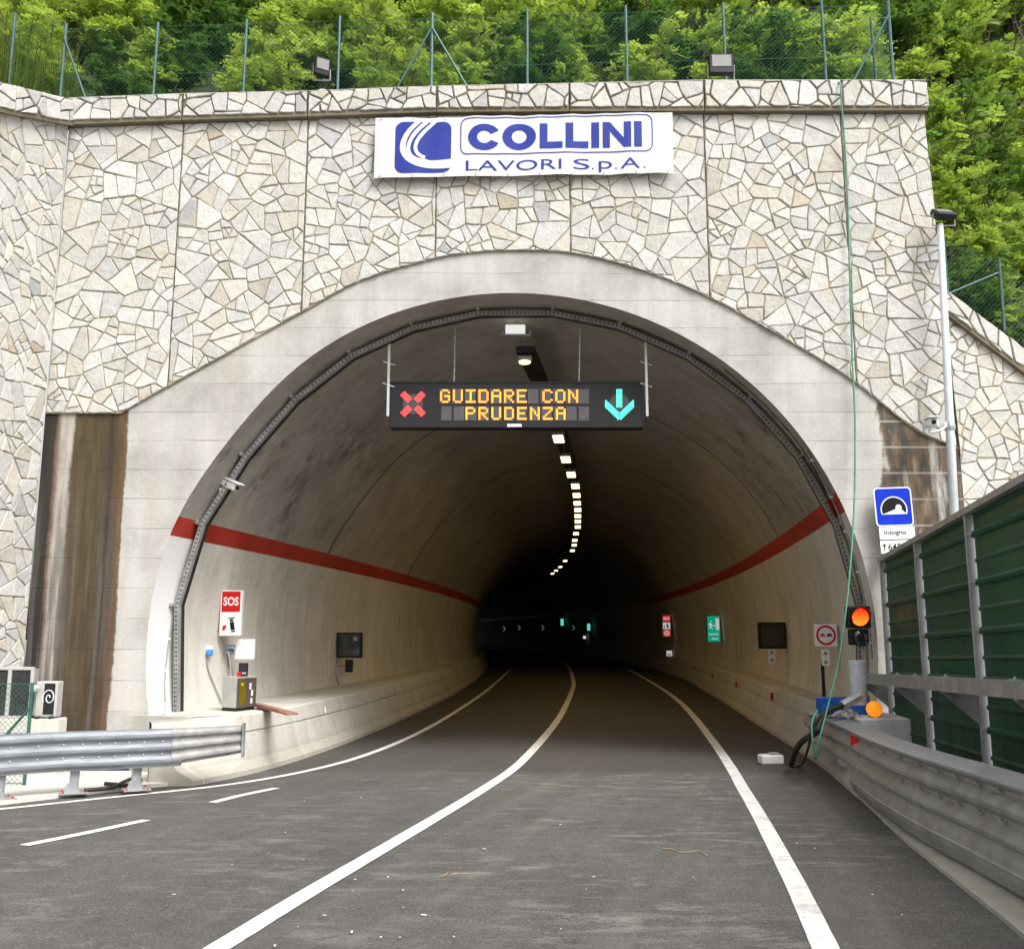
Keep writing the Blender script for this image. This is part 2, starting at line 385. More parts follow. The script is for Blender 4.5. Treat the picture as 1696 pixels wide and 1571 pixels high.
def slab(mb, poly, P, depth=0.02, gap=0.0078):      # P(x, z, d): plane point d in front of the backing
    q = inset(poly, gap * R.uniform(.6, 1.35))
    if len(q) < 3 or area(q) < .0025: return
    r = inset(q, 0.009)
    if len(r) != len(q):
        cx, cz = cen(q); r = [(cx + (x - cx) * .86, cz + (z - cz) * .86) for x, z in q]
    if n_irregular:
        q2, r2 = [], []
        for i in range(len(q)):
            j = (i + 1) % len(q); L = math.hypot(q[j][0] - q[i][0], q[j][1] - q[i][1]); m_ = 1 + int(L / .11); nx_, nz_ = (q[j][1] - q[i][1]) / max(L, 1e-6), -(q[j][0] - q[i][0]) / max(L, 1e-6)
            for s_ in range(m_):
                t_ = s_ / m_; o_ = R.gauss(0, .0038) if s_ else R.uniform(-.012, 0)
                f_ = lambda a_, b_: (a_[0] + (b_[0] - a_[0]) * t_ + nx_ * o_, a_[1] + (b_[1] - a_[1]) * t_ + nz_ * o_)
                q2.append(f_(q[i], q[j])); r2.append(f_(r[i], r[j]))
        q, r = q2, r2
    n = len(q); d = depth * R.uniform(.75, 1.25); tx, tz = R.gauss(0, .02), R.gauss(0, .02); cx, cz = cen(q)
    k = R.random(); v = R.uniform(.86, 1.1)
    c = (.56, .55, .52) if k < .62 else (.565, .545, .495) if k < .88 else (.52, .485, .42) if k < .97 else (.43, .43, .425) if k < .995 else (.46, .4, .31)
    mb.col = tuple(x * v for x in c)
    jz = lambda: R.uniform(-.003, .003)
    a = [P(x, z, 0) for x, z in q]; b = [P(x, z, d - .011 + (x - cx) * tx + (z - cz) * tz) for x, z in q]; e = [P(x + jz(), z + jz(), d + (x - cx) * tx + (z - cz) * tz) for x, z in r]
    mb.add(a + b + e, [tuple(range(2 * n, 3 * n))] + [(i, (i + 1) % n, n + (i + 1) % n, n + i) for i in range(n)] + [(n + i, n + (i + 1) % n, 2 * n + (i + 1) % n, 2 * n + i) for i in range(n)], 0)

# ------------------------------------------------------------------ the portal
JOINTS = [-7.5, -5.56, -3.45, -1.27, .97, 3.25, 5.57, 7.12]
BOUND = [(-7.6, 5.6), (-6.3, 5.6), (-5.55, 6.05), (-3.47, 7.28), (-2.47, 7.85), (-1.28, 8.22), (-.6, 8.33), (0, 8.36), (.97, 8.32), (2.1, 8.03), (3.16, 7.59), (4.35, 6.9), (5.5, 6.15), (6.52, 5.3), (7.3, 5.0)]
BOUND = BOUND[:2] + [(p.x, p.y) for p in smooth_path([(x, z, 0) for x, z in BOUND[2:]], 4)]
COP_BOT = [(-7.5, 10.55), (-5.56, 10.63), (-3.45, 10.7), (-1.27, 10.78), (.97, 10.79), (3.25, 10.8), (7.1, 10.81)]
COP_TOP = [(-7.5, 11.03), (-5.56, 11.11), (-3.45, 11.16), (-1.27, 11.25), (.97, 11.3), (3.25, 11.36), (7.1, 11.36)]
def right_edge(z): return 7.0 + (10.9 - z) * .028
PT = 0.032      # thickness of the stone facing's backing
portal = thing('tunnel_portal', 'pale stone clad tunnel portal with a concrete arch and coping', 'tunnel portal')
st = MB()
def P_front(x, z, d): return (x, -PT - d, z)
xs = sorted(set([b[0] for b in BOUND if -7.5 < b[0] < 7.1] + JOINTS[:-1] + [7.1])); st.mi = 1
for a, b in zip(xs, xs[1:]):
    za, zb, ta, tb = interp(BOUND, a), interp(BOUND, b), interp(COP_BOT, a) + .1, interp(COP_BOT, b) + .1
    ea, eb, fa, fb = min(a, right_edge(za)), min(b, right_edge(zb)), min(a, right_edge(ta)), min(b, right_edge(tb))
    st.face([(ea, -PT, za), (eb, -PT, zb), (fb, -PT, tb), (fa, -PT, ta)]); st.face([(ea, 0, za), (eb, 0, zb), (eb, -PT, zb), (ea, -PT, za)])
st.face([(right_edge(5), 0.5, 4.9), (right_edge(5), -PT, 4.9), (right_edge(10.9), -PT, 10.9), (right_edge(10.9), 0.5, 10.9)])
for j0, j1 in zip(JOINTS, JOINTS[1:]):
    zlo = min(interp(BOUND, j0), interp(BOUND, j1), interp(BOUND, (j0 + j1) / 2)) - .05
    for p in paving(j0 + .006, zlo, j1 - .006, 10.9, .56, .092):
        cx, cz = cen(p)
        lo_, hi_ = min(v[0] for v in p), max(v[0] for v in p)
        for xm_ in ((lo_, cx, hi_) if cx < -5.6 else (cx,)):
            xa, xb = xm_ - .12, xm_ + .12; za, zb = interp(BOUND, xa), interp(BOUND, xb)
            L = math.hypot(xb - xa, zb - za); nx_, nz_ = (zb - za) / L, -(xb - xa) / L
            p = clip(p, nx_, nz_, nx_ * xa + nz_ * za)
            if len(p) < 3: break
        if len(p) < 3: continue
        (xa, za), (xb, zb) = (COP_BOT[0], COP_BOT[-1]); m_ = interp(COP_BOT, cx)
        p = clip(p, 0, 1, m_ - .0)
        if len(p) >= 3: p = clip(p, 1, .028, 7.0 + 10.9 * .028)
        if len(p) >= 3 and area(p) > .004: slab(st, p, P_front)
# expansion joints: dark fillers between the panels
st.mi = 2; st.col = (.1, .1, .1)
for j in JOINTS[1:-1]: st.box((j, -PT - .002, (interp(BOUND, j) + interp(COP_BOT, j)) / 2), (.012, .012, interp(COP_BOT, j) - interp(BOUND, j)))
M_DARK = plain('dark_joint', (.09, .075, .06), .9)
st.build('stone_facing', [M_STONE, M_MORTAR, M_DARK], portal, color=True)

# concrete face around the opening
cf = MB(); O = (0.0, ZC)
outer = [(-7.52, -.3), (-7.52, 5.65), (-6.3, 5.65), *[(x, z + .06) for x, z in BOUND[2:] if x < 7.1], (7.17, 5.05), (7.17, -.3)]
angs = sorted(set([math.atan2(z - O[1], x - O[0]) % (2 * math.pi) for x, z in outer] + [rad(a) % (2 * math.pi) for a in range(-24, 205, 2)]), key=lambda a: a if a < rad(300) else a - 2 * math.pi)
def hit_outer(a):
    dx, dz = math.cos(a), math.sin(a); best = None
    for p, q in zip(outer, outer[1:]):
        ex, ez = q[0] - p[0], q[1] - p[1]; den = dx * ez - dz * ex
        if abs(den) < 1e-9: continue
        t = ((p[0] - O[0]) * ez - (p[1] - O[1]) * ex) / den; u = ((p[0] - O[0]) * dz - (p[1] - O[1]) * dx) / den
        if t > 0 and -1e-6 <= u <= 1 + 1e-6 and (best is None or t < best): best = t
    return best
prev = None
for a in angs:
    t = hit_outer(a)
    if t is None: continue
    z = ZC + RC * math.sin(a); x = math.copysign(tube_x(z, math.cos(a)), math.cos(a))
    if abs(math.cos(a)) < 1e-6: x = 0
    cur = ((x, 0, z), (O[0] + t * math.cos(a), 0, O[1] + t * math.sin(a)))
    if prev: cf.face([prev[0], prev[1], cur[1], cur[0]])
    prev = cur
cf.face([(7.17, 0, -.3), (7.17, .5, -.3), (7.17, .5, 5.3), (7.17, 0, 5.3)])
cf.build('concrete_arch', M_FACE, portal)

# coping with its own slabs
M_COPE = concrete('coping_concrete', (.2, .17, .12), dirt=.3)
cp = MB(); cp.mi = 1; CY = -.15
cj = [-7.5] + JOINTS[1:-1] + [7.02]
for a, b in zip(cj, cj[1:]):
    a2, b2 = a + .008, b - .008
    sec = [[(x, y, z) for y, z in ((CY, interp(COP_BOT, x)), (CY, interp(COP_TOP, x) - .012), (.42, interp(COP_TOP, x) - .012), (.42, interp(COP_BOT, x)))] for x in (a2, b2)]
    cp.sweep(sec)
    for p in paving(a2, 0, b2, .43, .5, .085):
        p = [(x, interp(COP_BOT, x) + .055 + z / .43 * (interp(COP_TOP, x) - interp(COP_BOT, x) - .06)) for x, z in p]
        if area(p) > .003: slab(cp, p, lambda x, z, d: (x, CY - d, z), .03, .011)
    cp.mi = 0; cp.col = (.5, .49, .46); cp.box(((a2 + b2) / 2, .13, 0), (b2 - a2, .6, .01)); n = len(cp.v)
    for k in range(n - 8, n): x, y, z = cp.v[k]; cp.v[k] = (x, y, z + interp(COP_TOP, x) - .008)
    cp.mi = 1
for p in paving(-.15, 0, .42, .5, .4, .1): slab(cp, [(x, 10.85 + z) for x, z in p], lambda x, z, d: (7.012 + d, x, z), .03, .011)
cp.build('coping', [M_STONE, M_COPE], portal, color=True)

# wing walls
def wing(name, label, o, u, umax, ztop, zbot, cope_h, group=None, proud=.1, c_end=None):
    w = thing(name, label, 'stone wall', o); o = Vector(o); u = Vector(u).normalized(); nrm = Vector((u.y, -u.x, 0))
    if nrm.y > 0: nrm = -nrm
    P = lambda s, z, d: o + u * s + nrm * d + Vector((0, 0, z - o.z))
    mb = MB(); mb.mi = 1
    mb.face([P(0, zbot, 0), P(umax, zbot, 0), P(umax, ztop(umax), 0), P(0, ztop(0), 0)])
    mb.face([P(0, ztop(0), 0), P(umax, ztop(umax), 0), P(umax, ztop(umax), -.5), P(0, ztop(0), -.5)])
    hi_ = max(ztop(0), ztop(umax)); a, b = -(ztop(umax) - ztop(0)) / umax, 1.0
    for p in paving(0.01, zbot, umax, hi_, .52, .082):
        p = clip(p, a, b, ztop(0) - cope_h + .02)
        if len(p) >= 3 and area(p) > .004: slab(mb, p, P)
    mb.build('stone_facing', [M_STONE, M_MORTAR], w, color=True)
    c = MB(); c.mi = 1
    c.sweep([[P(s, ztop(s) - cope_h, proud), P(s, ztop(s) - .01, proud), P(s, ztop(s) - .01, -.5), P(s, ztop(s) - cope_h, -.5)] for s in (0, umax)])
    for p in paving(0, 0, umax, cope_h - .06, .5, .085):
        p = [(x, ztop(x) - cope_h + .055 + z) for x, z in p]
        if area(p) > .003: slab(c, p, lambda s, z, d: P(s, z, proud + d), .03, .011)
    c.build('coping', [M_STONE, M_COPE], w, color=True)
    return w
WING_U = Vector((-.15, -.99, 0)).normalized(); WING_S = (11.03 - at(0, 143, -1.72).z) / 1.74
wing('retaining_wall', 'left wing wall of crazy paved stone angling toward the road', (-7.5, -.08, 0), WING_U, 3.6, lambda s: 11.03 - WING_S * s, -.3, .48, proud=.12)
wing('retaining_wall', 'low right wing wall of stone with coping descending behind lamp post', (7.14, .3, 0), (1, 0.12, 0), 4.5, lambda s: 7.86 - .74 * s, -.6, .45)

# ------------------------------------------------------------------ ground, road, pavement
gr = MB()
ys = [-300, -100, -40, -20, -10, -5, -3, -2, -1, 0, .5]
for a, b in zip(ys, ys[1:]):
    f = lambda y: (zr(max(y, -25)) - .12)
    gr.face([(-300, a, f(a)), (300, a, f(a)), (300, b, f(b)), (-300, b, f(b))])
gr.face([(-300, .5, -.12), (300, .5, -.12), (300, 400, -.12), (-300, 400, -.12)])
M_GROUND = plain('packed_gravel', (.24, .235, .22), .95, var=.3, scale=3, bump=.5)
tag(gr.build('ground', M_GROUND), kind='structure')

def curve_px(pts): return [road(*p) for p in pts]
PX_LEFT_TOE = [(300, 1305), (420, 1280), (520, 1250), (600, 1220), (680, 1185), (760, 1145), (800, 1115)]
PX_RIGHT_TOE = [(1696, 1555), (1500, 1395), (1420, 1320), (1350, 1262), (1250, 1197), (1180, 1152), (1110, 1116)]
xl_tab = [(p.y, p.x) for p in curve_px(PX_LEFT_TOE)] + [(y, axis(y) - 4.75) for y in (60, 80, 100, 120, 150)]
xr_tab = [(p.y, p.x) for p in curve_px(PX_RIGHT_TOE)] + [(y, axis(y) + 5.1) for y in (60, 80, 100, 120, 150)]
slope_r = (xr_tab[2][1] - xr_tab[0][1]) / (xr_tab[2][0] - xr_tab[0][0])
xr_tab = [(-14, xr_tab[0][1] + slope_r * (-14 - xr_tab[0][0]))] + xr_tab
def tab_smooth(tab):
    P = smooth_path([(y, x, 0) for y, x in tab], 6); return [(p.x, p.y) for p in P]
xl_tab, xr_tab = tab_smooth(xl_tab), tab_smooth(xr_tab)
xl = lambda Y: interp(xl_tab, Y)
xr = lambda Y: interp(xr_tab, Y)

ma = N('asphalt'); x, y, z = ma.xyz()
big = ma.noise(0.35, 6, .6); fine = ma.noise(48, 4, .75); mid = ma.noise(6, 7, .7); strk = ma.noise(1.6, 8, .75, stretch=(1.0, 2.6, 1), dist=.4); cxyz = ma.n('ShaderNodeCombineXYZ'); ma.set(cxyz.inputs[0], ma.math('SUBTRACT', x, ma.math('MULTIPLY', y, .26))); ma.set(cxyz.inputs[1], ma.math('MULTIPLY', y, .07)); lane = ma.noise(1.9, 5, .62, vec=cxyz.outputs[0])
base = ma.ramp(big, [(.3, (.072, .068, .064)), (.7, (.102, .097, .092))])
base = ma.mix(.7, base, ma.ramp(fine, [(.3, .2), (.7, .8)]), 'OVERLAY'); base = ma.mix(.6, base, ma.ramp(ma.noise(120, 2, .6), [(.35, .15), (.65, .85)]), 'OVERLAY'); base = ma.mix(.5, base, ma.ramp(mid, [(.3, .3), (.7, .7)]), 'OVERLAY')
base = ma.mix(ma.math('MULTIPLY', ma.ramp(lane, [(.5, 0.0), (.72, 1.0)]), .26), base, (.18, .168, .155))
dust = ma.math('MULTIPLY', ma.ramp(strk, [(.5, 0.0), (.7, 1.0)]), ma.math('MULTIPLY', ma.band(ma.math('ADD', y, ma.math('MULTIPLY', mid, 1.2)), -10, .9, .5), ma.ramp(ma.noise(.5, 3), [(.4, .15), (.62, 1.0)])))
base = ma.mix(ma.math('MULTIPLY', dust, .5), base, (.36, .34, .31))
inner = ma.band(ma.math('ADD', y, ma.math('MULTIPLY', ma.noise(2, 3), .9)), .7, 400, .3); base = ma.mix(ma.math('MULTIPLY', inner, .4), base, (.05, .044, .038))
chips = ma.ramp(ma.noise(38, 2, .5), [(.735, 0.0), (.75, 1.0)]); base = ma.mix(ma.math('MULTIPLY', chips, .55), base, (.45, .43, .4))
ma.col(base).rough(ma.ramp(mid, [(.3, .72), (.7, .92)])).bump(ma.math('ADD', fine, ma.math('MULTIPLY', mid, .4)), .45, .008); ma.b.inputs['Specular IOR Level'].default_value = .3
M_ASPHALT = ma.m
rd = MB(); ys = [-26 + i for i in range(22)] + [-4 + .25 * i for i in range(28)] + [3 + i for i in range(20)] + [23 + 4 * i for i in range(33)]
for a, b in zip(ys, ys[1:]):
    xa = (-26, xr(max(a, -14)) + (.4 if a > -2 else .02)) if a < -.2 else (axis(a) - 5.3, xr(a) + .4)
    xb = (-26, xr(max(b, -14)) + (.4 if b > -2 else .02)) if b < -.2 else (axis(b) - 5.3, xr(b) + .4)
    if a < -.2 <= b: xb = (axis(b) - 5.3, xb[1]); xa = (-26, xa[1])
    rd.face([(xa[0], a, zr(a)), (xa[1], a, zr(a)), (xb[1], b, zr(b)), (xb[0], b, zr(b))])
tag(rd.build('road', M_ASPHALT), kind='structure')

mp = N('road_paint'); wear = mp.mix(mp.ramp(mp.noise(3.5, 7, .75), [(.3, 1.0), (.48, 0.0)]), mp.ramp(mp.noise(30, 5, .7), [(.3, (.58, .56, .53)), (.5, (.76, .75, .72))]), (.42, .4, .37)); mp.col(wear).rough(.6).bump(mp.noise(90, 3), .3, .005); M_PAINTLINE = mp.m
mk = MB()
def stripe(pts, w0, w1=None, n=10):
    P = smooth_path([road(*p) for p in pts], n); w1 = w0 if w1 is None else w1
    Q = []
    for a, b in zip(P, P[1:]):
        k = max(1, int((b - a).length / .3)); Q += [a.lerp(b, i / k) for i in range(k)]
    P = Q + [P[-1]]; sec = []
    for i, p in enumerate(P):
        t = (P[min(i + 1, len(P) - 1)] - P[max(i - 1, 0)]); t.z = 0; t.normalize(); nn = Vector((-t.y, t.x, 0)); w = lerp(w0, w1, i / (len(P) - 1)) / 2
        j1_, j2_ = .004 * noise.noise((p.y * 9, p.x * 9, 0)), .004 * noise.noise((p.y * 9, p.x * 9, 7)); l, r_ = p + nn * (w + j1_), p - nn * (w + j2_); sec.append((Vector((l.x, l.y, zr(l.y) + .007)), Vector((r_.x, r_.y, zr(r_.y) + .007))))
    for (a, b), (c, d) in zip(sec, sec[1:]): mk.face([a, b, d, c])
stripe([(1372, 1580), (1305, 1440), (1238, 1318), (1190, 1240), (1130, 1166), (1085, 1133), (1040, 1108)], .165, .18)
stripe([(345, 1580), (520, 1473), (690, 1373), (800, 1307), (870, 1255), (925, 1190), (945, 1150), (950, 1130), (945, 1110), (938, 1098)], .165, .18)
stripe([(-60, 1345), (0, 1340), (160, 1323), (380, 1299), (520, 1274), (620, 1245), (700, 1210), (760, 1175), (810, 1140), (848, 1106)], .12, .16)
stripe([(40, 1400), (140, 1380), (243, 1358)], .13); stripe([(352, 1329), (400, 1317), (458, 1305)], .13)
tag(mk.build('road_markings', M_PAINTLINE), kind='structure')

sw = MB()      # pale concrete pavement left of the road
edge = [road(*p) for p in ((-120, 1349), (0, 1333), (160, 1314), (260, 1303), (310, 1298))]
top = [Vector((p.x, p.y, zr(p.y) + .05)) for p in edge]; back = [Vector((x_, y_, zr(y_) + .05)) for x_, y_ in ((-12, -3.5), (-9.6, -1.2), (-7.4, -.1), (-6.3, .0), (-4.6, .0))]
for a, b, c, d in zip(top, top[1:], back, back[1:]):
    sw.face([a, b, d, c]); sw.face([(a.x, a.y, a.z - .1), (b.x, b.y, b.z - .1), b, a])
tag(sw.build('pavement', M_WHITE_CONC), kind='structure')

# tunnel tube
tun = thing('tunnel_tube', 'curved concrete tunnel tube behind the portal with red bands along pale walls', 'tunnel')
tys = [.0, .25, .5, .75] + [1 + .5 * i for i in range(20)] + [11 + 1.0 * i for i in range(20)] + [31 + 3 * i for i in range(42)]
def tube_strip(name, mat, pa, pb, n):      # between two stations of the section, each (side, z) or 'crown'
    mb = MB()
    def ang(p): return math.asin(max(-1, min(1, (p[1] - ZC) / RC))) if p[0] > 0 else math.pi - math.asin(max(-1, min(1, (p[1] - ZC) / RC)))
    a0, a1 = ang(pa), ang(pb); sec = []
    for Y in tys:
        row = []
        for k in range(n + 1):
            a = a0 + (a1 - a0) * k / n; z = ZC + RC * math.sin(a); c = math.cos(a); xx = RC * c
            if c < 0: xx += 0.14 * math.exp(-((z - 5.4) / 1.2) ** 2) * min(1, abs(xx) / 2)
            row.append((axis(Y) + xx, Y, z))
        sec.append(row)
    mb.sweep(sec, closed=False, caps=False)
    return mb.build(name, mat, tun, smooth=True)
RL, RR = (3.64, 3.94), (4.02, 4.32)
tube_strip('painted_wall', M_PAINT, (-1, .2), (-1, RL[0]), 10); tube_strip('red_band', M_RED, (-1, RL[0]), (-1, RL[1]), 2)
tube_strip('vault', M_VAULT, (-1, RL[1]), (1, RR[1]), 48)
tube_strip('red_band', M_RED, (1, RR[1]), (1, RR[0]), 2); tube_strip('painted_wall', M_PAINT, (1, RR[0]), (1, .2), 10)

# kerbed walkways with barrier-shaped faces
def walkway(label, side, y0, top, edge_in, ys_):
    w = thing('safety_barrier', label, 'barrier', (0, 0, 0)); sec = []
    for Y in ys_:
        t = xl(Y) if side < 0 else xr(Y); b = zr(Y); sg = side
        wall = (axis(Y) + sg * 5.8) if Y > -.01 else (t + sg * .62)
        z1 = b + top; e = edge_in if Y > -.25 else edge_in * 2.3
        prof = [(t - sg * .02, b - .15), (t, b + .07), (t + sg * .1 * e, b + .2), (t + sg * .2 * e, b + .58), (t + sg * (.2 * e + .025), b + .585), (t + sg * (.2 * e + .025), b + .61), (t + sg * .21 * e, b + .615), (t + sg * .27 * e, z1 - .03), (t + sg * (.27 * e + .03), z1), (wall, z1), (wall, b - .15)]
        sec.append([(x, Y, z) for x, z in prof])
    mb = MB(); mb.sweep(sec); mb.build('barrier_body', M_JOINTED, w); return w
def joints(m, col):
    x, y, z = m.xyz(); fr = m.math('FRACT', m.math('DIVIDE', m.math('ADD', y, 7.3), 3.1)); ln = m.band(fr, 0, .008, .004)
    col = m.mix(m.math('MULTIPLY', m.band(z, -1, .25, .12), .35), col, (.25, .21, .15))
    return m.mix(m.math('MULTIPLY', ln, .65), col, (.7, .67, .6))
M_JOINTED = concrete('jointed_concrete', (.54, .525, .48), dirt=.18, extra=joints)
wy = [.001] + [.25 + .5 * i for i in range(20)] + [11 + i for i in range(25)] + [37 + 4 * i for i in range(28)]
walkway('pale concrete barrier and walkway along the left tunnel wall', -1, -1.3, .87, 1.0, [-1.3, -.9, -.5, -.001] + wy)
walkway('concrete barrier and walkway along the right tunnel wall with red reflectors', 1, -2.4, .9, 1.0, [-.9, -.6, -.3, -.001] + wy)
low = MB()     # low toe of the right barrier under the guard rail, and the kerb strip that follows it
secs = []
for Y in [-2.5 + .4 * i for i in range(5)]:
    t, b = xr(Y), zr(Y); secs.append([(t - .02, Y, b - .1), (t, Y, b + .06), (t + .1, Y, b + .2), (t + .16, Y, b + .42), (t + .5, Y, b + .42), (t + .5, Y, b - .1)])
low.sweep(secs); bt = low.build('barrier_toe', M_CONC); tag(bt, 'low grey concrete toe under the end of the right guard rail', 'barrier')
kb = MB(); secs = []
for i in range(48):
    Y = -14 + .25 * i - (0 if i else 0); Y = min(Y, -2.4); t, b = xr(Y), zr(Y); j = .008 * noise.noise((Y * 3, 0, 0))
    secs.append([(t + j, Y, b - .1), (t + j, Y, b + .035), (t + .8, Y, b + .04), (t + .8, Y, b - .1)])
kb.sweep(secs); tag(kb.build('kerb', M_CONC), kind='structure')

# ------------------------------------------------------------------ materials of the equipment
M_GALV = plain('galvanised_steel', (.42, .435, .45), .45, .55, var=.14, scale=7, stretch=(1, 1, 1))
M_GALVD = plain('weathered_galvanised_steel', (.34, .335, .325), .55, .3, var=.25, scale=5, bump=.1)
M_STEEL = plain('brushed_stainless_steel', (.58, .57, .54), .42, .35, var=.12, scale=4)
M_BLACK = plain('black_housing', (.012, .012, .013), .5, var=.2, spec=.3)
M_CHAR = plain('charcoal_housing', (.02, .02, .021), .55, var=.15, spec=.25)
M_BROWN = plain('dark_brown_door', (.09, .07, .055), .45)
M_GREY = plain('grey_plastic', (.3, .3, .29), .5)
M_WHITE = plain('white_enamel', (.78, .78, .77), .4, var=.06)
M_REDP = plain('red_enamel', (.55, .012, .012), .45, var=.1, spec=.2)
M_BLUEP = plain('blue_enamel', (.004, .03, .5), .45, var=.08, spec=.15)
M_BLUEBOX = plain('blue_plastic', (.01, .1, .42), .4, var=.15)
M_INK = plain('black_print', (.01, .01, .01), .6, spec=.15)
M_GREENC = plain('green_cable', (.07, .27, .18), .5, var=.15)
M_GREENM = plain('green_coated_wire', (.03, .12, .085), .5, var=.25)
M_GREENP = plain('weathered_green_post', (.055, .12, .115), .5, .2, var=.35, scale=12)
M_RUBBER = plain('black_rubber', (.02, .019, .018), .6, var=.3)
M_ALU = plain('painted_pole', (.6, .64, .66), .4, .3, var=.08)
M_ORANGE = glow('orange_lens', (1.0, .3, .01), .45, (.9, .3, .01))
M_DGLASS = plain('dark_glass', (.02, .022, .024), .08, var=.05, spec=.8)
M_GLASS = plain('grey_floodlight_glass', (.22, .22, .22), .15, var=.1, spec=.7)
M_AMBERG = plain('yellow_tinted_glass', (.16, .11, .01), .12, var=.25, scale=3, spec=.7)
M_WOOD = plain('reddish_plank', (.3, .14, .1), .75, var=.4, scale=8, stretch=(1, 6, 6))
M_VINYL = plain('white_vinyl', (.62, .62, .61), .5, var=.03, scale=2, spec=.2)
M_VBLUE = plain('blue_vinyl_print', (.028, .045, .27), .5, var=.15, scale=2, spec=.15)
G_AMBER = glow('amber_led', (1.0, .31, .012), 1.7); G_RED = glow('red_led', (1.0, .05, .045), 1.5); G_GREEN = glow('green_led', (.07, .78, .57), 1.1)
G_LAMP = glow('warm_lamp', (1.0, .8, .45), 1.7); G_LAMP1 = glow('yellowish_lamp', (1.0, .85, .35), 2.2)
G_EXIT = glow('green_backlit_panel', (.0, .32, .2), .55, (.0, .15, .09)); G_WHITE = glow('white_backlit_panel', (.9, .92, .95), .28, (.6, .6, .6)); G_REDB = glow('red_backlit_panel', (.8, .03, .02), .35, (.4, .02, .02))
ms_ = N('orange_signal_lens'); gz_ = ms_.xyz(ms_.n('ShaderNodeTexCoord').outputs['Generated'])[2]; sc_ = ms_.ramp(ms_.math('ADD', gz_, ms_.math('MULTIPLY', ms_.math('SUBTRACT', ms_.noise(22, 3), .5), .5)), [(.15, (1.0, .26, .012)), (.55, (1.0, .11, .008)), (.95, (.75, .015, .006))])
ms_.col((.4, .03, .01)); ms_.t.links.new(sc_, ms_.b.inputs['Emission Color']); ms_.b.inputs['Emission Strength'].default_value = .9; G_SIGNAL = ms_.m
G_FAR = glow('far_green_panel', (.15, .8, .65), .5)

def rectY(x0, y0, x1, y1, Y):
    a, b, c, d = at(x0, y0, Y), at(x1, y0, Y), at(x0, y1, Y), at(x1, y1, Y)
    return (a.x + c.x) / 2, (c.z + d.z) / 2, (b.x + d.x) / 2, (a.z + b.z) / 2
def fbox(mb, r, Y, depth, bev=.01, mi=None):
    x0, z0, x1, z1 = r; mb.box(((x0 + x1) / 2, Y + depth / 2, (z0 + z1) / 2), (x1 - x0, depth, z1 - z0), bev=bev, mi=mi)
def frect(mb, r, Y, mi=None): x0, z0, x1, z1 = r; mb.face([(x0, Y, z0), (x1, Y, z0), (x1, Y, z1), (x0, Y, z1)], mi)
UX, UZ = Vector((1, 0, 0)), Vector((0, 0, 1))
def ftext(mb, txt, r, Y, bold=0.0, mi=None): put_text(mb, txt, (0, Y, 0), UX, UZ, r, bold, mi)

# ------------------------------------------------------------------ message sign
VY = .85
vr = rectY(645, 632, 1066, 708, VY); x0, z0, x1, z1 = vr
v = thing('message_sign', 'black overhead LED message sign with red cross, amber words and green arrow', 'road sign', ((x0 + x1) / 2, VY, z0))
mb = MB(); fbox(mb, vr, VY, .26, .015)
mb.build('housing', M_CHAR, v)
mb = MB()
for rr in ((x0, z0, x1, z0 + .03), (x0, z1 - .03, x1, z1), (x0, z0 + .03, x0 + .03, z1 - .03), (x1 - .03, z0 + .03, x1, z1 - .03)): fbox(mb, rr, VY - .012, .012, .003)
mb.build('bezel', M_BLACK, v)
def S(px, py, d=.006): p = at(px, py, VY); return Vector((p.x, VY - d, p.z))
def srect(cx, cy, hw, hh): return rectY(cx - hw, cy - hh, cx + hw, cy + hh, VY)
mb = MB()
for k in range(12): frect(mb, rectY(728 + 20.9 * k, 644, 728 + 20.9 * k + 17.5, 668, VY), VY - .003); frect(mb, rectY(731 + 20.7 * k, 673, 731 + 20.7 * k + 17, 696, VY), VY - .003)
mb.build('pixel_module', plain('grey_pixel_module', (.075, .072, .078), .5), v)
FONT = {'G': '01110 10001 10000 10111 10001 10001 01110', 'U': '10001 10001 10001 10001 10001 10001 01110', 'I': '11111 00100 00100 00100 00100 00100 11111', 'D': '11110 10001 10001 10001 10001 10001 11110',
 'A': '01110 10001 10001 11111 10001 10001 10001', 'R': '11110 10001 10001 11110 10100 10010 10001', 'E': '11111 10000 10000 11110 10000 10000 11111', 'C': '01110 10001 10000 10000 10000 10001 01110',
 'O': '01110 10001 10001 10001 10001 10001 01110', 'N': '10001 11001 10101 10101 10011 10001 10001', 'P': '11110 10001 10001 11110 10000 10000 10000', 'Z': '11111 00001 00010 00100 01000 10000 11111'}
mb = MB()
for txt, px0, py0, w, h, pitch in (('GUIDARE CON', 729, 645, 16.5, 22, 21.2), ('PRUDENZA', 771, 674, 16, 21, 21.4)):
    for k, ch in enumerate(txt):
        if ch == ' ': continue
        for r_, row in enumerate(FONT[ch].split()):
            for c_, b in enumerate(row):
                if b == '1':
                    cx, cy = px0 + pitch * k + (c_ + .5) * w / 5, py0 + (r_ + .5) * h / 7; frect(mb, srect(cx, cy, 1.55, 1.5), VY - .006)
mb.build('amber_lettering', G_AMBER, v)
mb = MB()
for sx in (-1, 1):
    for sy in (-1, 1):
        a, b = Vector((684 + sx * 5, 669 + sy * 5)), Vector((684 + sx * 17.5, 669 + sy * 18)); t = (b - a).normalized(); n_ = Vector((-t.y, t.x)) * 5
        for i in range(6):
            for j in range(4):
                c = a.lerp(b, (i + .5) / 6) + n_ * ((j + .5) / 2 - 1); frect(mb, srect(c.x, c.y, 1.35, 1.35), VY - .008)
mb.build('red_cross', G_RED, v)
mb = MB(); dots = []
for i in range(9):
    for j in range(3): dots.append((1025.5 + (j - 1) * 3.4, 646 + i * 3.4))
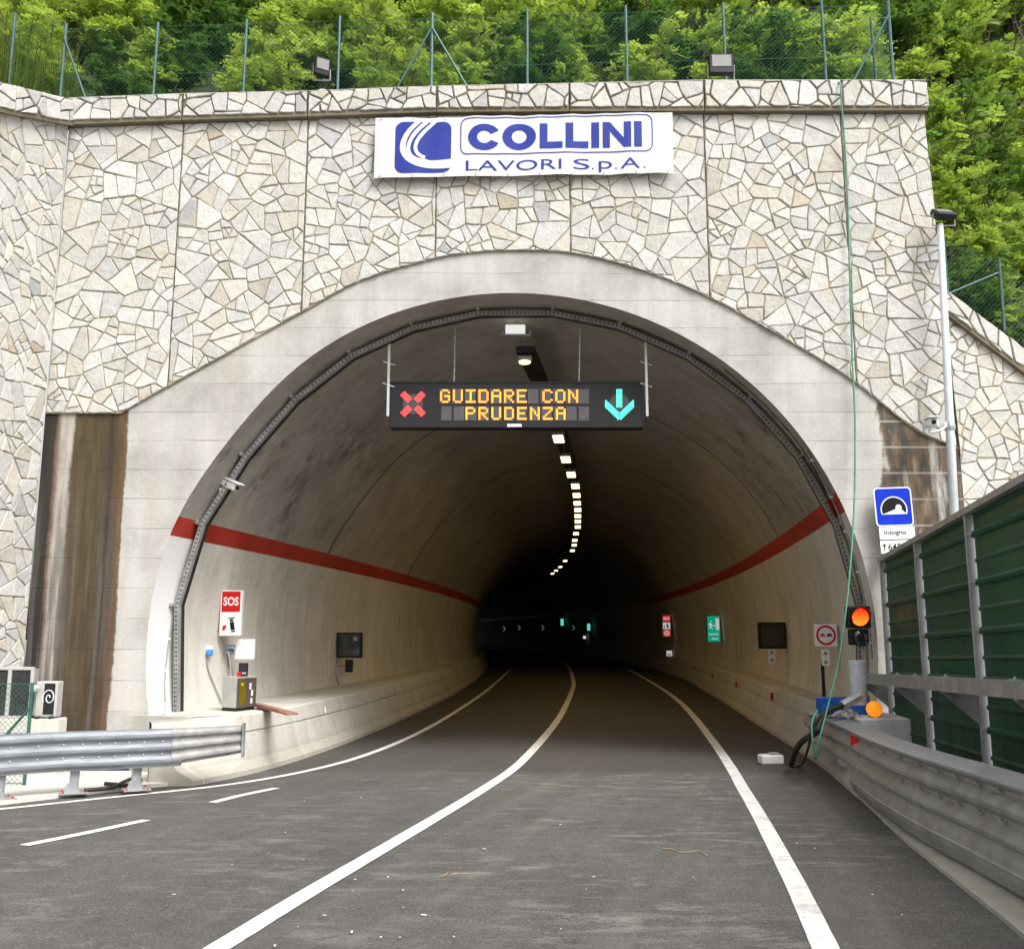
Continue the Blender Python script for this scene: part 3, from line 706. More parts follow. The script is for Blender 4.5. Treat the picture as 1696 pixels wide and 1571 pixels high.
for sx in (-1, 1):
    for i in range(9):
        for j in range(4): dots.append((1026 + sx * (2 + i * 2.55) , 690 - i * 2.45 - j * 3.2 + 3.5))
for cx, cy in dots: frect(mb, srect(cx, cy, 1.55, 1.6), VY - .008)
mb.build('green_arrow', G_GREEN, v)
M_BACKP = plain('dark_backing_plate', (.055, .055, .06), .5)
for cx, cy in ((684, 669), (1026, 669)): mb = MB(); mb.face([S(cx + 17 * math.cos(a * .3), cy + 17 * math.sin(a * .3), .004) for a in range(21)][::-1]); mb.build('backing_plate', M_BACKP, v)
mb = MB(); frect(mb, rectY(840, 702, 864, 707, VY), VY - .014); mb.build('maker_plate', M_WHITE, v)
for px_ in (646, 1070):
    mb = MB(); top = at(px_, 558, VY); bot = at(px_ + (0 if px_ > 800 else -4), 690, VY); mb.box(((top.x + bot.x) / 2, VY - .03, (top.z + bot.z) / 2), (.045, .04, top.z - bot.z), bev=.004)
    for zz in (.35, .62): p = top.lerp(bot, zz); mb.rod(p + Vector((-.1, -.02, .05)), p + Vector((.1, -.02, -.02)), .012, 6)
    mb.build('hanger', M_ALU, v)
for px_ in (752, 959):
    mb = MB(); a, b = at(px_ + 2, 540, VY + .1), at(px_, 632, VY + .1); mb.rod(a, b, .012, 6)
    for k in range(7): mb.box(a.lerp(b, (k + .5) / 7), (.035, .03, .05), bev=.01)
    mb.build('chain', M_GALV, v)

# ------------------------------------------------------------------ cable tray around the arch
def arch_pt(a, inset, Y):
    z = ZC + (RC - inset) * math.sin(a); x = math.copysign(tube_x(z, math.cos(a), inset), math.cos(a)) if abs(math.cos(a)) > 1e-6 else 0.0
    return Vector((axis(Y) + x, Y, z))
ct = thing('cable_tray', 'grey perforated cable tray bent around the arch just inside the portal', 'cable tray', (0, .7, 0))
ang_ = [rad(a) for a in (-11.5, 6, 20, 33, 46, 59, 72, 84, 97, 109, 121, 134, 147, 160, 174, 191.5)]
def tray(name, mat, ya, yb, ia, ib, holes=False):
    mb = MB(); sec = [[arch_pt(a, ia, ya), arch_pt(a, ia, yb), arch_pt(a, ib, yb), arch_pt(a, ib, ya)] for a in ang_]
    for q in range(len(sec) - 1):
        mb.sweep([sec[q], sec[q + 1]])
        if holes:
            A_, B_, C2, D2 = sec[q][0], sec[q][3], sec[q + 1][0], sec[q + 1][3]; m_ = int((C2 - A_).length / .07); e = Vector((0, -.003, 0))
            for k in range(m_):
                for v0, v1 in ((.2, .42), (.58, .8)):
                    f = lambda u, v: A_.lerp(C2, u).lerp(B_.lerp(D2, u), v) + e
                    mb.face([f((k + .2) / m_, v0), f((k + .72) / m_, v0), f((k + .72) / m_, v1), f((k + .2) / m_, v1)], 1)
    mb.build(name, [mat, M_CHAR], ct)
mt = N('perforated_tray'); sx_ = mt.xyz(); rr_ = mt.n('ShaderNodeTexVoronoi', feature='F1', distance='CHEBYCHEV'); rr_.inputs['Scale'].default_value = 30; rr_.inputs['Randomness'].default_value = 0.0
mt.col(mt.ramp(rr_.outputs['Distance'], [(.2, (.06, .06, .055)), (.27, (.36, .36, .35))])).rough(.5); mt.b.inputs['Metallic'].default_value = .5
tray('tray', M_GALVD, .62, .72, .05, .115, True); tray('cable_channel', M_RUBBER, .735, .84, .03, .11)
mb = MB()
for a in ang_[1:-1]: mb = MB(); p = arch_pt(a, .02, .66); mb.box(p, (.06, .26, .06), Matrix.Rotation(-a, 3, 'Y'), bev=.008); mb.build('bracket', M_GALVD, ct)
def conduit(label, pts, r, mat, name='conduit', clips=0, cat='conduit'):
    t = thing(name, label, cat, pts[len(pts) // 2]); P = smooth_path(pts, 6); mb = MB(); mb.path(P, r, 6); mb.build('pipe', mat, t, smooth=True)
    if clips:
        for k in range(clips): mb = MB(); mb.box(P[int((k + .5) / clips * (len(P) - 1))], (r * 4, r * 4, .03), bev=.004); mb.build('clip', M_WHITE, t)
    return t
conduit('thin grey conduit from the left CCTV camera down the white arch edge', [tube(*p, .02) for p in ((368, 812), (340, 865), (315, 920), (298, 975), (285, 1030), (277, 1085), (273, 1135), (276, 1190))], .011, M_GREY, clips=7)
conduit('grey conduit along the right arch edge above the traffic light', [tube(*p, .02) for p in ((1335, 745), (1372, 812), (1400, 880), (1424, 960), (1438, 1030), (1444, 1090))], .014, M_GREY, clips=6)
conduit('thin sagging wire along the right arch beside the cable tray', [tube(*p, .02) for p in ((1200, 612), (1270, 675), (1330, 745), (1368, 815))], .008, M_RUBBER)

# ------------------------------------------------------------------ security cameras
def cctv(label, p, d, base):
    t = thing('security_camera', label, 'camera', p); p = Vector(p); d = Vector(d).normalized(); q = d.to_track_quat('Y', 'Z').to_matrix()
    mb = MB(); mb.box(p, (.15, .38, .13), q, bev=.025); mb.box(p + q @ Vector((0, .03, .078)), (.18, .45, .018), q, bev=.006); mb.build('body', M_WHITE, t)
    mb = MB(); mb.lathe([(.036, 0), (.036, .02), (.03, .022)], p + q @ Vector((0, .185, 0)), q @ Vector((0, 1, 0)), 14); mb.build('lens', M_DGLASS, t)
    mb = MB(); b = Vector(base); mb.path(smooth_path([p + q @ Vector((0, -.05, -.05)), p + q @ Vector((0, -.1, -.13)), b.lerp(p, .35) + Vector((0, 0, -.08)), b], 5), .02, 8); mb.box(b, (.09, .09, .09), bev=.015); mb.build('bracket', M_WHITE, t, smooth=False)
pc = tube(368, 812, .05); cctv('white security camera on the left side of the arch edge', pc + Vector((.12, -.05, .1)), (.75, -.35, -.35), pc)
LP0, LP1 = at(1557, 372, -.4), at(1580, 842, -.4); LP1 = LP1 + (LP1 - LP0) * .9
pole_at = lambda z: LP0.lerp(LP1, (LP0.z - z) / (LP0.z - LP1.z))
pb = pole_at(5.32); pcam = at(1542, 701, -.5); cctv('small grey security camera clamped to the lamp post', pcam, (-.2, -.95, -.1), pb + Vector((-.06, 0, 0)))

# lamp post with floodlight
lp = thing('lamp_post', 'slender grey lamp post with tilted floodlight at the right end of the portal', 'lamp post', LP1)
mb = MB(); mb.path([LP1, pole_at(5.2), LP0], .06, 12, [.078, .066, .05]); mb.build('pole', M_ALU, lp, smooth=True)
mb = MB(); mb.lathe([(.075, -.06), (.085, 0), (.075, .06)], pole_at(5.3), (0, 0, 1), 14); mb.build('clamp', M_GALV, lp)
def floodlight(t, c, w, h, d, rx, ry=0.0, parent_frame=True):
    M3 = (Matrix.Rotation(ry, 3, 'Z') @ Matrix.Rotation(rx, 3, 'X')); c = Vector(c)
    mb = MB(); mb.box(c, (w, d, h), M3, bev=.015)
    for k in range(6): mb.box(c + M3 @ Vector((-w * .4 + w * .16 * k, d * .62, 0)), (.012, d * .4, h * .8), M3)
    mb.build('housing', M_BLACK, t)
    mb = MB(); mb.box(c + M3 @ Vector((0, -d / 2 - .004, h * .12)), (w * .78, .01, h * .6), M3, bev=.003); mb.build('glass', M_GLASS, t)
    mb = MB(); b = c + Vector((0, d * .2, -h * .75))
    for s in (-1, 1): mb.path([c + M3 @ Vector((s * (w / 2 + .012), 0, 0)), b + Vector((s * (w / 2 + .012), 0, 0)), b], .012, 6)
    mb.build('bracket', M_GALVD, t)
floodlight(lp, LP0 + Vector((.06, -.02, .17)), .34, .25, .1, rad(-52), rad(8))
for (px_, py_, w, h, rx, ry, lab) in ((533, 112, .27, .3, 8, 28, 'black floodlight turned aside on the coping left of the banner'), (1194, 108, .42, .36, 0, 0, 'black square floodlight upright on the coping right of the banner')):
    c = at(px_, py_, -.02); t = thing('floodlight', lab, 'floodlight', (c.x, -.02, interp(COP_TOP, c.x))); c.z = max(c.z, interp(COP_TOP, c.x) + h * .5 + .01)
    floodlight(t, c, w, h, .12, rad(rx), rad(ry))
    if ry: mb = MB(); mb.path([(c.x + .02 + .1 * math.cos(a * .3), -.02, interp(COP_TOP, c.x) + .1 * math.sin(a * .3)) for a in range(11)], .01, 6); mb.build('mounting_hoop', M_WHITE, t)

# ------------------------------------------------------------------ ceiling duct and lamps
DZ = 7.2
du = thing('ceiling_duct', 'dark steel cable duct hung along the crown of the tunnel', 'cable duct', (0, 1.3, DZ)); mb = MB(); sec = []
for Y in [1.9, 2.5, 3, 4, 5, 6, 8, 10, 12, 14, 17, 20, 24, 28, 34, 40, 48, 56]: a = axis(Y) - .05; sec.append([(a - .17, Y, DZ), (a - .17, Y, DZ + .12), (a + .17, Y, DZ + .12), (a + .17, Y, DZ)])
mb.sweep(sec); mb.build('duct', M_CHAR, du)
for Y in (2.4, 5, 8, 11, 14):
    for s in (-.16, .16): mb = MB(); mb.rod((axis(Y) - .05 + s, Y, DZ + .1), (axis(Y) - .05 + s, Y, ZC + RC + .01), .012, 6); mb.build('hanger', M_GALVD, du)
bx = rectY(837, 537, 870, 552, 1.3); t = thing('ceiling_box', 'white flat box with added glow under the crown of the arch in front of the duct', 'lamp', ((bx[0] + bx[2]) / 2, 1.3, bx[1]))
mb = MB(); fbox(mb, bx, 1.3, .2, .015); mb.build('body', glow('white_box_added_glow', (.95, .95, .9), .45, (.7, .7, .7)), t); mb = MB(); p = at(855, 553, 1.28); mb.box((p.x, 1.36, p.z), (.52, .1, .03), bev=.006)  # sky light reflected by the white box is put in as emission
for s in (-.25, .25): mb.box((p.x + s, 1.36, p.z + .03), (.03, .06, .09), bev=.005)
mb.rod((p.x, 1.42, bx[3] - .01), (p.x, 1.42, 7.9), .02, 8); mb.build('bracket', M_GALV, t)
p = at(869, 600, 2.05); t = thing('tunnel_lamp', 'single lit round lamp hanging nearest the portal just above the message sign', 'lamp', p)
mb = MB(); mb.box(p + Vector((0, .05, .07)), (.28, .26, .1), bev=.02); mb.rod(p + Vector((0, .05, .1)), (p.x, p.y + .05, DZ + .02), .02, 8); mb.build('housing', M_GALVD, t)
mb = MB(); mb.lathe([(.11, 0), (.1, -.03), (.05, -.045), (.001, -.05)], p + Vector((0, .02, .02)), (0, 0, 1), 18); mb.build('diffuser', G_LAMP1, t)
PXL = [(925, 728), (937, 762), (946, 787), (953, 806), (955, 821), (956, 834), (957, 845), (957, 855), (957, 864), (957, 873), (954, 884), (952, 895), (951, 903), (948, 912), (936, 929), (928, 939), (921, 945), (915, 950)]
proto = None
for k, (a, b) in enumerate(PXL):
    g = march(a, b, lambda q: q.z - 6.75, 14.0)
    if proto is None:
        t = proto = thing('tunnel_lamp', 'glowing rectangular lamp in the receding row under the tunnel crown', 'lamp', (0, 0, 0), group='rectangular lamps in the row under the crown')
        mb = MB(); mb.box((0, 0, .07), (.32, .68, .09), bev=.02); mb.rod((-.05, 0, .1), (-.05, 0, .42), .015, 6); mb.build('housing', M_GALVD, t)
        mb = MB(); mb.box((0, 0, .014), (.25, .58, .016), bev=.004); mb.build('diffuser', G_LAMP, t)
        ld = bpy.data.lights.new('lamp_light', 'AREA'); ld.shape = 'RECTANGLE'; ld.size = .25; ld.size_y = .9; ld.energy = 24; ld.color = (1, .66, .24); lo = bpy.data.objects.new('lamp_light', ld); COL.objects.link(lo); lo.parent = t; lo.location = (0, 0, -.01)
    else:
        t = copy_tree(proto)
        for ch in t.children:
            if ch.type == 'LIGHT' and k > 12: bpy.data.objects.remove(ch)
            elif ch.type == 'LIGHT' and k > 2: ch.data = dim
    if k == 0: dim = ld.copy(); dim.energy = 6
    t.location = g; t.rotation_euler.z = -math.atan(.1575 - .00364 * g.y) ; t.rotation_euler.x = rad(-6)

# ------------------------------------------------------------------ left wall equipment
def bracket_to_wall(t, px_, py_, Y, z_list):
    mb = MB()
    for z in z_list:
        x = -tube_x(z, -1) + axis(Y) if px_ < PX else tube_x(z, 1) + axis(Y); p = at(px_, py_, Y); mb.rod((p.x, Y + .06, z), (x, Y + .06, z), .02, 8)
    mb.build('bracket', M_GALVD, t)
def extinguisher(mb, r, Y, ink, red):
    x0, z0, x1, z1 = r; w, h = x1 - x0, z1 - z0; o = (x0, Y, z0)
    M2 = lambda pts, cx, cz, a: [(cx + (x * math.cos(a) - z * math.sin(a)) * w, cz + (x * math.sin(a) + z * math.cos(a)) * h) for x, z in pts]
    cx, cz, a = .62 * w, .47 * h, rad(12)
    flat(mb, M2([(-.1, -.34), (.1, -.34), (.1, -.27), (-.1, -.27)], cx, cz, a), o, UX, UZ, ink); flat(mb, M2([(-.11, -.24), (.11, -.24), (.11, .16), (-.11, .16)], cx, cz, a), o, UX, UZ, ink)
    flat(mb, M2([(-.11, .19), (.11, .19), (.07, .29), (-.07, .29)], cx, cz, a), o, UX, UZ, ink); flat(mb, M2([(-.15, .33), (.2, .3), (.2, .35), (-.15, .39)], cx, cz, a), o, UX, UZ, ink)
    flat(mb, [(.1 * w, .2 * h), (.2 * w, .22 * h), (.3 * w, .36 * h), (.32 * w, .5 * h), (.22 * w, .46 * h), (.1 * w, .44 * h)], o, UX, UZ, red)
def sos_box(label, r, Y, faces, glow_=False):
    x0, z0, x1, z1 = r; t = thing('emergency_sign', label, 'sign', ((x0 + x1) / 2, Y, z0)); mb = MB(); fbox(mb, r, Y, .14, .012); mb.build('housing', M_WHITE, t)
    n = len(faces); hh = (z1 - z0) / n; e = .03
    for k, kind in enumerate(faces):
        q = (x0 + e, z1 - hh * (k + 1) + e * .7, x1 - e, z1 - hh * k - e * .7); mb = MB(); w, h = q[2] - q[0], q[3] - q[1]
        if kind == 'sos':
            frect(mb, q, Y - .004, 0); ftext(mb, 'SOS', (q[0] + .09 * w, q[1] + .3 * h, q[2] - .09 * w, q[3] - .27 * h), Y - .008, .03, 1); mb.build('help_panel', [G_REDB if glow_ else M_REDP, G_WHITE if glow_ else M_WHITE], t)
        elif kind == 'ext':
            frect(mb, q, Y - .004, 0); extinguisher(mb, q, Y - .008, 1, 2); mb.build('extinguisher_panel', [G_WHITE if glow_ else M_WHITE, M_INK, M_REDP], t)
        else:
            frect(mb, q, Y - .004, 0); c = ((q[0] + q[2]) / 2, (q[1] + q[3]) / 2); rr = .36 * w; ring(mb, circle(*c, rr, 20), circle(*c, rr * .72, 20), (0, Y - .008, 0), UX, UZ, 1)
            for a in range(3): flat(mb, [(c[0] - .12 * w + .1 * w * a, c[1] - rr * .5), (c[0] - .06 * w + .1 * w * a, c[1] - rr * .5), (c[0] - .06 * w + .1 * w * a, c[1] + rr * .5), (c[0] - .12 * w + .1 * w * a, c[1] + rr * .5)], (0, Y - .007, 0), UX, UZ, 1)
            mb.build('hose_panel', [G_REDB, G_WHITE], t)
    return t
Y = tube(361, 1015).y; r = rectY(364, 977, 400, 1053, Y); t = sos_box('red SOS sign over white extinguisher panel on the left tunnel wall', r, Y, ('sos', 'ext')); bracket_to_wall(t, 366, 1015, Y, (r[1] + .1, r[3] - .1))
Yb = Y + .25; r = rectY(389, 1058, 421, 1092, Yb); t = thing('junction_box', 'plain white square box under the SOS sign on the left wall', 'box', (r[0], Yb, r[1])); mb = MB(); fbox(mb, r, Yb, .1, .015); mb.build('body', M_WHITE, t); bracket_to_wall(t, 389, 1075, Yb, (r[1] + .12, r[3] - .12))
for px_, py_, lab in ((347, 1080, 'blue capped power socket low on the white left wall below the SOS sign edge'), (382, 1078, 'blue capped power socket beside the white square box')):
    p = tube(px_, py_, .05); t = thing('power_socket', lab, 'socket', p); mb = MB(); mb.box(p + Vector((-.02, .03, .04)), (.14, .08, .16), bev=.012); mb.build('body', M_WHITE, t)
    mb = MB(); mb.box(p + Vector((.02, -.05, .0)), (.1, .1, .11), bev=.02); mb.build('cap', plain('sky_blue_plastic', (.05, .25, .6), .4), t)
    mb = MB(); q = p + Vector((-.03, -.01, -.07)); mb.path(smooth_path([q, q + Vector((.02, 0, -.2)), Vector((-tube_x(1.2, -1) + axis(p.y + .2) + .03, p.y + .2, 1.2)), Vector((-tube_x(.95, -1) + axis(p.y + .4) + .05, p.y + .4, .88))], 6), .013, 6); mb.build('cable', M_GREY, t, smooth=True)
A, B, C_ = at(366, 1185, .95), at(389, 1187, .75), at(422, 1176, 1.25); zb, zt = .872, at(389, 1121, .75).z
cab = thing('emergency_cabinet', 'stainless emergency cabinet with yellow tinted glass door on left walkway', 'cabinet', (B.x, B.y, zb)); D_ = A + (C_ - B)
mb = MB(); sec = [[(q.x, q.y, z) for q in (A, B, C_, D_)] for z in (zb + .06, zt)]; mb.sweep(sec); mb.build('body', M_STEEL, cab)
mb = MB(); cen_ = (A + B + C_ + D_) / 4; sec = [[(cen_.x + (q.x - cen_.x) * .96, cen_.y + (q.y - cen_.y) * .96, z) for q in (A, B, C_, D_)] for z in (zb, zb + .06)]; mb.sweep(sec); mb.build('plinth', M_CHAR, cab)
bu = Vector((C_.x - B.x, C_.y - B.y, 0)); bw = bu.length; bu.normalize(); bn = Vector((bu.y, -bu.x, 0)); hh = zt - zb
def dpl(mb, a, b, c, d, off, mi=None): o = Vector((B.x, B.y, zb)) + bn * off; flat(mb, [(a * bw, b * hh), (c * bw, b * hh), (c * bw, d * hh), (a * bw, d * hh)], o, bu, UZ, mi)
for name, a0, a1 in (('door', .03, .5), ('door', .53, .98)):
    mb = MB(); o = Vector((B.x, B.y, zb)) + bu * bw * (a0 + a1) / 2 + bn * .012; mb.box(o + UZ * hh * .53, (bw * (a1 - a0), .02, hh * .86), Matrix(((bu.x, -bn.x, 0), (bu.y, -bn.y, 0), (0, 0, 1))), bev=.004); dr = mb.build(name, M_BROWN, cab)
    mb = MB()
    if a0 < .3: dpl(mb, .09, .2, .4, .9, .025); mb.build('glass', M_AMBERG, dr)
    else:
        for q in ((.6, .62, .7, .8), (.7, .42, .8, .6), (.68, .2, .78, .36)): dpl(mb, *q, .025)
        mb.build('label_plate', M_WHITE, dr)
mb = MB(); mb.face([Vector((B.x, B.y, zb)) + bn * .026 + bu * bw * x + UZ * hh * z for x, z in ((.17, .75), (.3, .75), (.3, .82), (.17, .82))]); mb.build('notice', plain('yellow_notice', (.6, .45, .02), .5), cab)
p = at(403, 1109, 1.1); t = thing('call_point', 'small dark call box with red button above the emergency cabinet', 'call point', p); mb = MB(); mb.box(p, (.14, .1, .23), bev=.012); mb.build('body', M_CHAR, t)
mb = MB(); mb.box(p + Vector((-.055, -.06, -.06)), (.06, .04, .07), bev=.01); mb.build('button', M_REDP, t); mb = MB(); mb.box(p + Vector((.03, -.055, -.05)), (.07, .015, .03)); mb.build('label_plate', M_GREY, t)
mb = MB(); mb.path(smooth_path([p + Vector((-.07, .03, -.08)), p + Vector((-.2, .02, -.1)), p + Vector((-.24, .05, .15)), p + Vector((-.3, .1, .3))], 5), .012, 6); mb.build('cable', M_GREY, t)
a, b = march(424, 1166, lambda q: q.z - .93, 12), march(484, 1182, lambda q: q.z - .89, 12); t = thing('plank', 'reddish wooden plank lying askew across the left walkway edge', 'plank', (a + b) / 2)
mb = MB(); d = (b - a); L = d.length; d.normalize(); q = d.to_track_quat('X', 'Z').to_matrix(); mb.box((a + b) / 2, (L, .2, .03), q, bev=.004); mb.box((a + b) / 2 + Vector((-.1, .05, .03)), (L * .7, .1, .025), q, bev=.004); mb.build('board', M_WOOD, t)
p = march(535, 1175, lambda q: -(q.x - xl(q.y)) - .22, 12); mb = MB(); mb.box(p + Vector((.03, 0, 0)), (.03, .09, .12), Matrix.Rotation(rad(25), 3, 'Z'), bev=.008); o = mb.build('reflector', M_WHITE, None, sub=(0, 0, 0)); tag(o, 'small white reflector on the left walkway face past the plank', 'reflector')
def display(label, x0, y0, x1, y1, wall_px, back):
    Y = tube(wall_px, (y0 + y1) / 2).y; r = rectY(x0, y0, x1, y1, Y); t = thing('display_panel', label, 'sign', ((r[0] + r[2]) / 2, Y, r[1])); mb = MB(); fbox(mb, r, Y, .2, .015); mb.build('housing', M_BLACK, t)
    mb = MB(); e = .05; frect(mb, (r[0] + e, r[1] + e, r[2] - e, r[3] - e), Y - .003); mb.build('screen', M_DGLASS, t); bracket_to_wall(t, (x0 + x1) / 2, (y0 + y1) / 2, Y + .12, (r[1] + .12, r[3] - .12)); return t, Y, r
t, Yd, r = display('black switched off display panel on the left tunnel wall', 557, 1047, 599, 1089, 556, 0)
mb = MB(); q = rectY(585, 1054, 592, 1061, Yd); frect(mb, q, Yd - .006); mb.build('sticker', M_GREY, t)
r2 = rectY(571, 1092, 583, 1113, Yd); t2 = thing('control_box', 'small black box under the left display panel', 'box', (r2[0], Yd, r2[1])); mb = MB(); fbox(mb, r2, Yd + .05, .12, .01); mb.build('body', M_BLACK, t2); bracket_to_wall(t2, 577, 1102, Yd + .05, ((r2[1] + r2[3]) / 2,))
conduit('grey cable down the left wall below the display panel', [tube(560, 1085, .02), tube(556, 1110, .02), tube(562, 1135, .02), tube(570, 1150, .02)], .02, M_GREY)
# plastic water bottle on the walkway end
p = Vector((at(275, 1192, -.05).x, -.05, .87)); p = at(275, 1196, -.12)
t = thing('water_bottle', 'clear plastic water bottle standing at the foot of the white left arch edge', 'bottle', (p.x, p.y, .74)); mb = MB(); mb.lathe([(.001, 0), (.045, .0), (.05, .02), (.05, .1), (.044, .12), (.05, .14), (.05, .22), (.03, .28), (.018, .3), (.018, .32)], (p.x, p.y, .74), n=14)
mbot = N('clear_plastic'); mbot.col((.75, .82, .9)).rough(.1); mbot.b.inputs['Transmission Weight'].default_value = .6; mb.build('body', mbot.m, t, smooth=True); mb = MB(); mb.lathe([(.02, 0), (.02, .025), (.001, .026)], (p.x, p.y, 1.055), n=12); mb.build('cap', M_WHITE, t)

# ------------------------------------------------------------------ right wall equipment
def arrow_plate(label, x0, y0, x1, y1, Y):
    r = rectY(x0, y0, x1, y1, Y); t = thing('arrow_plate', label, 'sign', ((r[0] + r[2]) / 2, Y, r[1])); mb = MB(); fbox(mb, r, Y, .02, .004); mb.build('plate', M_WHITE, t); mb = MB(); w, h = r[2] - r[0], r[3] - r[1]; o = (r[0], Y - .004, r[1])
    for s in (0, 1):
        f = lambda z: z if s else 1 - z
        pts = [[(.46, .54), (.54, .54), (.54, .82), (.46, .82)], [(.5, .92), (.2, .72), (.28, .68), (.5, .83), (.72, .68), (.8, .72)]]
        for pp in pts: flat(mb, [(x * w, f(z) * h) for x, z in pp], o, UX, UZ)
    mb.build('arrow_print', M_INK, t); return t, r
t, Yd, r = display('black switched off display panel on the right tunnel wall', 1258, 1030, 1302, 1074, 1304, 0)
ta, ra = arrow_plate('small white arrow plate hung under the right display panel', 1273, 1075, 1284, 1098, Yd); mb = MB(); fbox(mb, ((ra[0] + ra[2]) / 2 - .01, ra[3], (ra[0] + ra[2]) / 2 + .01, r[1] + .03), Yd + .03, .015, 0); mb.build('strap', M_GALVD, ta)
mb = MB(); p0 = at(1304, 1076, Yd + .1); mb.rod(p0, (p0.x, p0.y, .9), .02, 8); mb.rod((p0.x, p0.y, .9), (p0.x, p0.y, 1.05), .045, 10); tag(mb.build('conduit', M_GREY, None), 'grey conduit standing on the right walkway beside the display panel', 'conduit')
Yn = tube(1390, 1050).y - .1; r = rectY(1349, 1033, 1387, 1070, Yn); t = thing('no_overtaking_sign', 'white square sign with red ring and two cars on the right walkway', 'road sign', ((r[0] + r[2]) / 2, Yn, .9))
mb = MB(); fbox(mb, r, Yn, .03, .006); mb.build('plate', M_WHITE, t); cx, cz, rr = (r[0] + r[2]) / 2, (r[1] + r[3]) / 2, (r[2] - r[0]) * .43
mb = MB(); ring(mb, circle(cx, cz, rr, 32), circle(cx, cz, rr * .78, 32), (0, Yn - .004, 0), UX, UZ); mb.build('ring_print', M_REDP, t)
for s, m_ in ((-1, M_REDP), (1, M_INK)):
    mb = MB(); o = (cx + s * rr * .34, Yn - .004, cz); k = rr * .3
    for q in ([(-.9, -.35), (.9, -.35), (.9, .1), (-.9, .1)], [(-.6, .14), (.6, .14), (.42, .55), (-.42, .55)], [(-.85, -.65), (-.5, -.65), (-.5, -.4), (-.85, -.4)], [(.5, -.65), (.85, -.65), (.85, -.4), (.5, -.4)]): flat(mb, [(x * k, z * k) for x, z in q], o, UX, UZ)
    mb.build('car_print', m_, t)
mb = MB(); p0 = at(1388, 1035, Yn + .06); mb.rod((p0.x, p0.y, p0.z), (p0.x, p0.y, .9), .022, 8)
for z in (r[1] + .05, r[3] - .05): mb.box(((cx + p0.x) / 2, Yn + .045, z), (abs(p0.x - cx) + .05, .02, .03))
mb.build('post', M_GALVD, t)
ta, ra = arrow_plate('white plate with up and down arrows under the no overtaking sign', 1361, 1076, 1374, 1102, Yn)
mb = MB(); q = (ra[0] + ra[2]) / 2; mb.box((q - .05, Yn + .05, (ra[1] + .9) / 2), (.06, .03, ra[1] - .9 + .1), bev=.004); mb.box((q, Yn + .05, ra[1] + .1), (.1, .02, .05)); mb.build('post', M_BLACK, ta)
Ye = tube(1196, 1040).y; r = rectY(1171, 1019, 1193, 1063, Ye); t = thing('exit_sign', 'green backlit emergency exit sign with running figure on the right wall', 'sign', ((r[0] + r[2]) / 2, Ye, r[1])); mb = MB(); fbox(mb, r, Ye, .15, .012); mb.build('housing', M_GREENM, t)
mb = MB(); frect(mb, (r[0] + .02, r[1] + .02, r[2] - .02, r[3] - .02), Ye - .004); mb.build('panel', G_EXIT, t); w, h = r[2] - r[0], r[3] - r[1]; o = (r[0], Ye - .008, r[1]); mb = MB()
flat(mb, [(.66 * w, .46 * h), (.92 * w, .46 * h), (.92 * w, .9 * h), (.66 * w, .9 * h)], o, UX, UZ)
for q in ([(.2, .72), (.3, .72), (.36, .6), (.26, .58)], [(.3, .76), (.36, .76), (.36, .81), (.3, .81)], [(.26, .6), (.34, .6), (.2, .5), (.12, .52)], [(.3, .6), (.36, .58), (.44, .48), (.38, .46)], [(.1, .66), (.3, .7), (.3, .67), (.12, .63)], [(.32, .7), (.46, .64), (.45, .61), (.31, .66)], [(.46, .6), (.6, .6), (.6, .64), (.46, .64)]): flat(mb, [(x * w, z * h) for x, z in q], o, UX, UZ)
for z, n_ in ((.27, 6), (.1, 4)):
    for k in range(n_): flat(mb, [((.14 + k * .125 + (.2 if n_ < 5 else 0)) * w, z * h), ((.22 + k * .125 + (.2 if n_ < 5 else 0)) * w, z * h), ((.22 + k * .125 + (.2 if n_ < 5 else 0)) * w, (z + .06) * h), ((.14 + k * .125 + (.2 if n_ < 5 else 0)) * w, (z + .06) * h)], o, UX, UZ)
mb.build('exit_print', G_WHITE, t); bracket_to_wall(t, 1190, 1040, Ye, (r[1] + .15, r[3] - .15))
Ys = tube(1115, 1036).y; r = rectY(1097, 1018, 1111, 1054, Ys); t = sos_box('backlit red and white SOS sign deep on the right tunnel wall', r, Ys, ('sos', 'ext', 'hose'), True); bracket_to_wall(t, 1109, 1036, Ys, ((r[1] + r[3]) / 2,))
r = rectY(1104, 1077, 1113, 1086, Ys); t = thing('marker_plate', 'small white plate low on the right wall beneath the SOS sign', 'sign', (r[0], Ys, r[1])); mb = MB(); fbox(mb, r, Ys, .05, .008); mb.build('plate', G_WHITE, t); bracket_to_wall(t, 1111, 1082, Ys, ((r[1] + r[3]) / 2,)); mb = MB(); q = .1; frect(mb, (r[0] + .05, r[1] + .05, r[2] - .05, r[1] + .08), Ys - .004); frect(mb, (r[0] + .05, r[1] + .1, r[2] - .05, r[1] + .13), Ys - .004); mb.build('plate_print', M_INK, t)
for px_, py_, lab in ((1280, 1153, 'red reflector on the right barrier face nearest the portal'), (1221, 1134, 'second red reflector along the right barrier below the exit sign'), (1181, 1119, 'third smaller dark red reflector along the right barrier'), (1152, 1106, 'farthest tiny dark red reflector along the right barrier')):
    p = march(px_, py_, lambda q: (q.x - xr(q.y)) - .22, 12); mb = MB(); mb.box(p + Vector((-.02, 0, 0)), (.03, .1, .17), Matrix.Rotation(rad(-40), 3, 'Z'), bev=.006); tag(mb.build('reflector', M_REDP, None), lab, 'reflector')
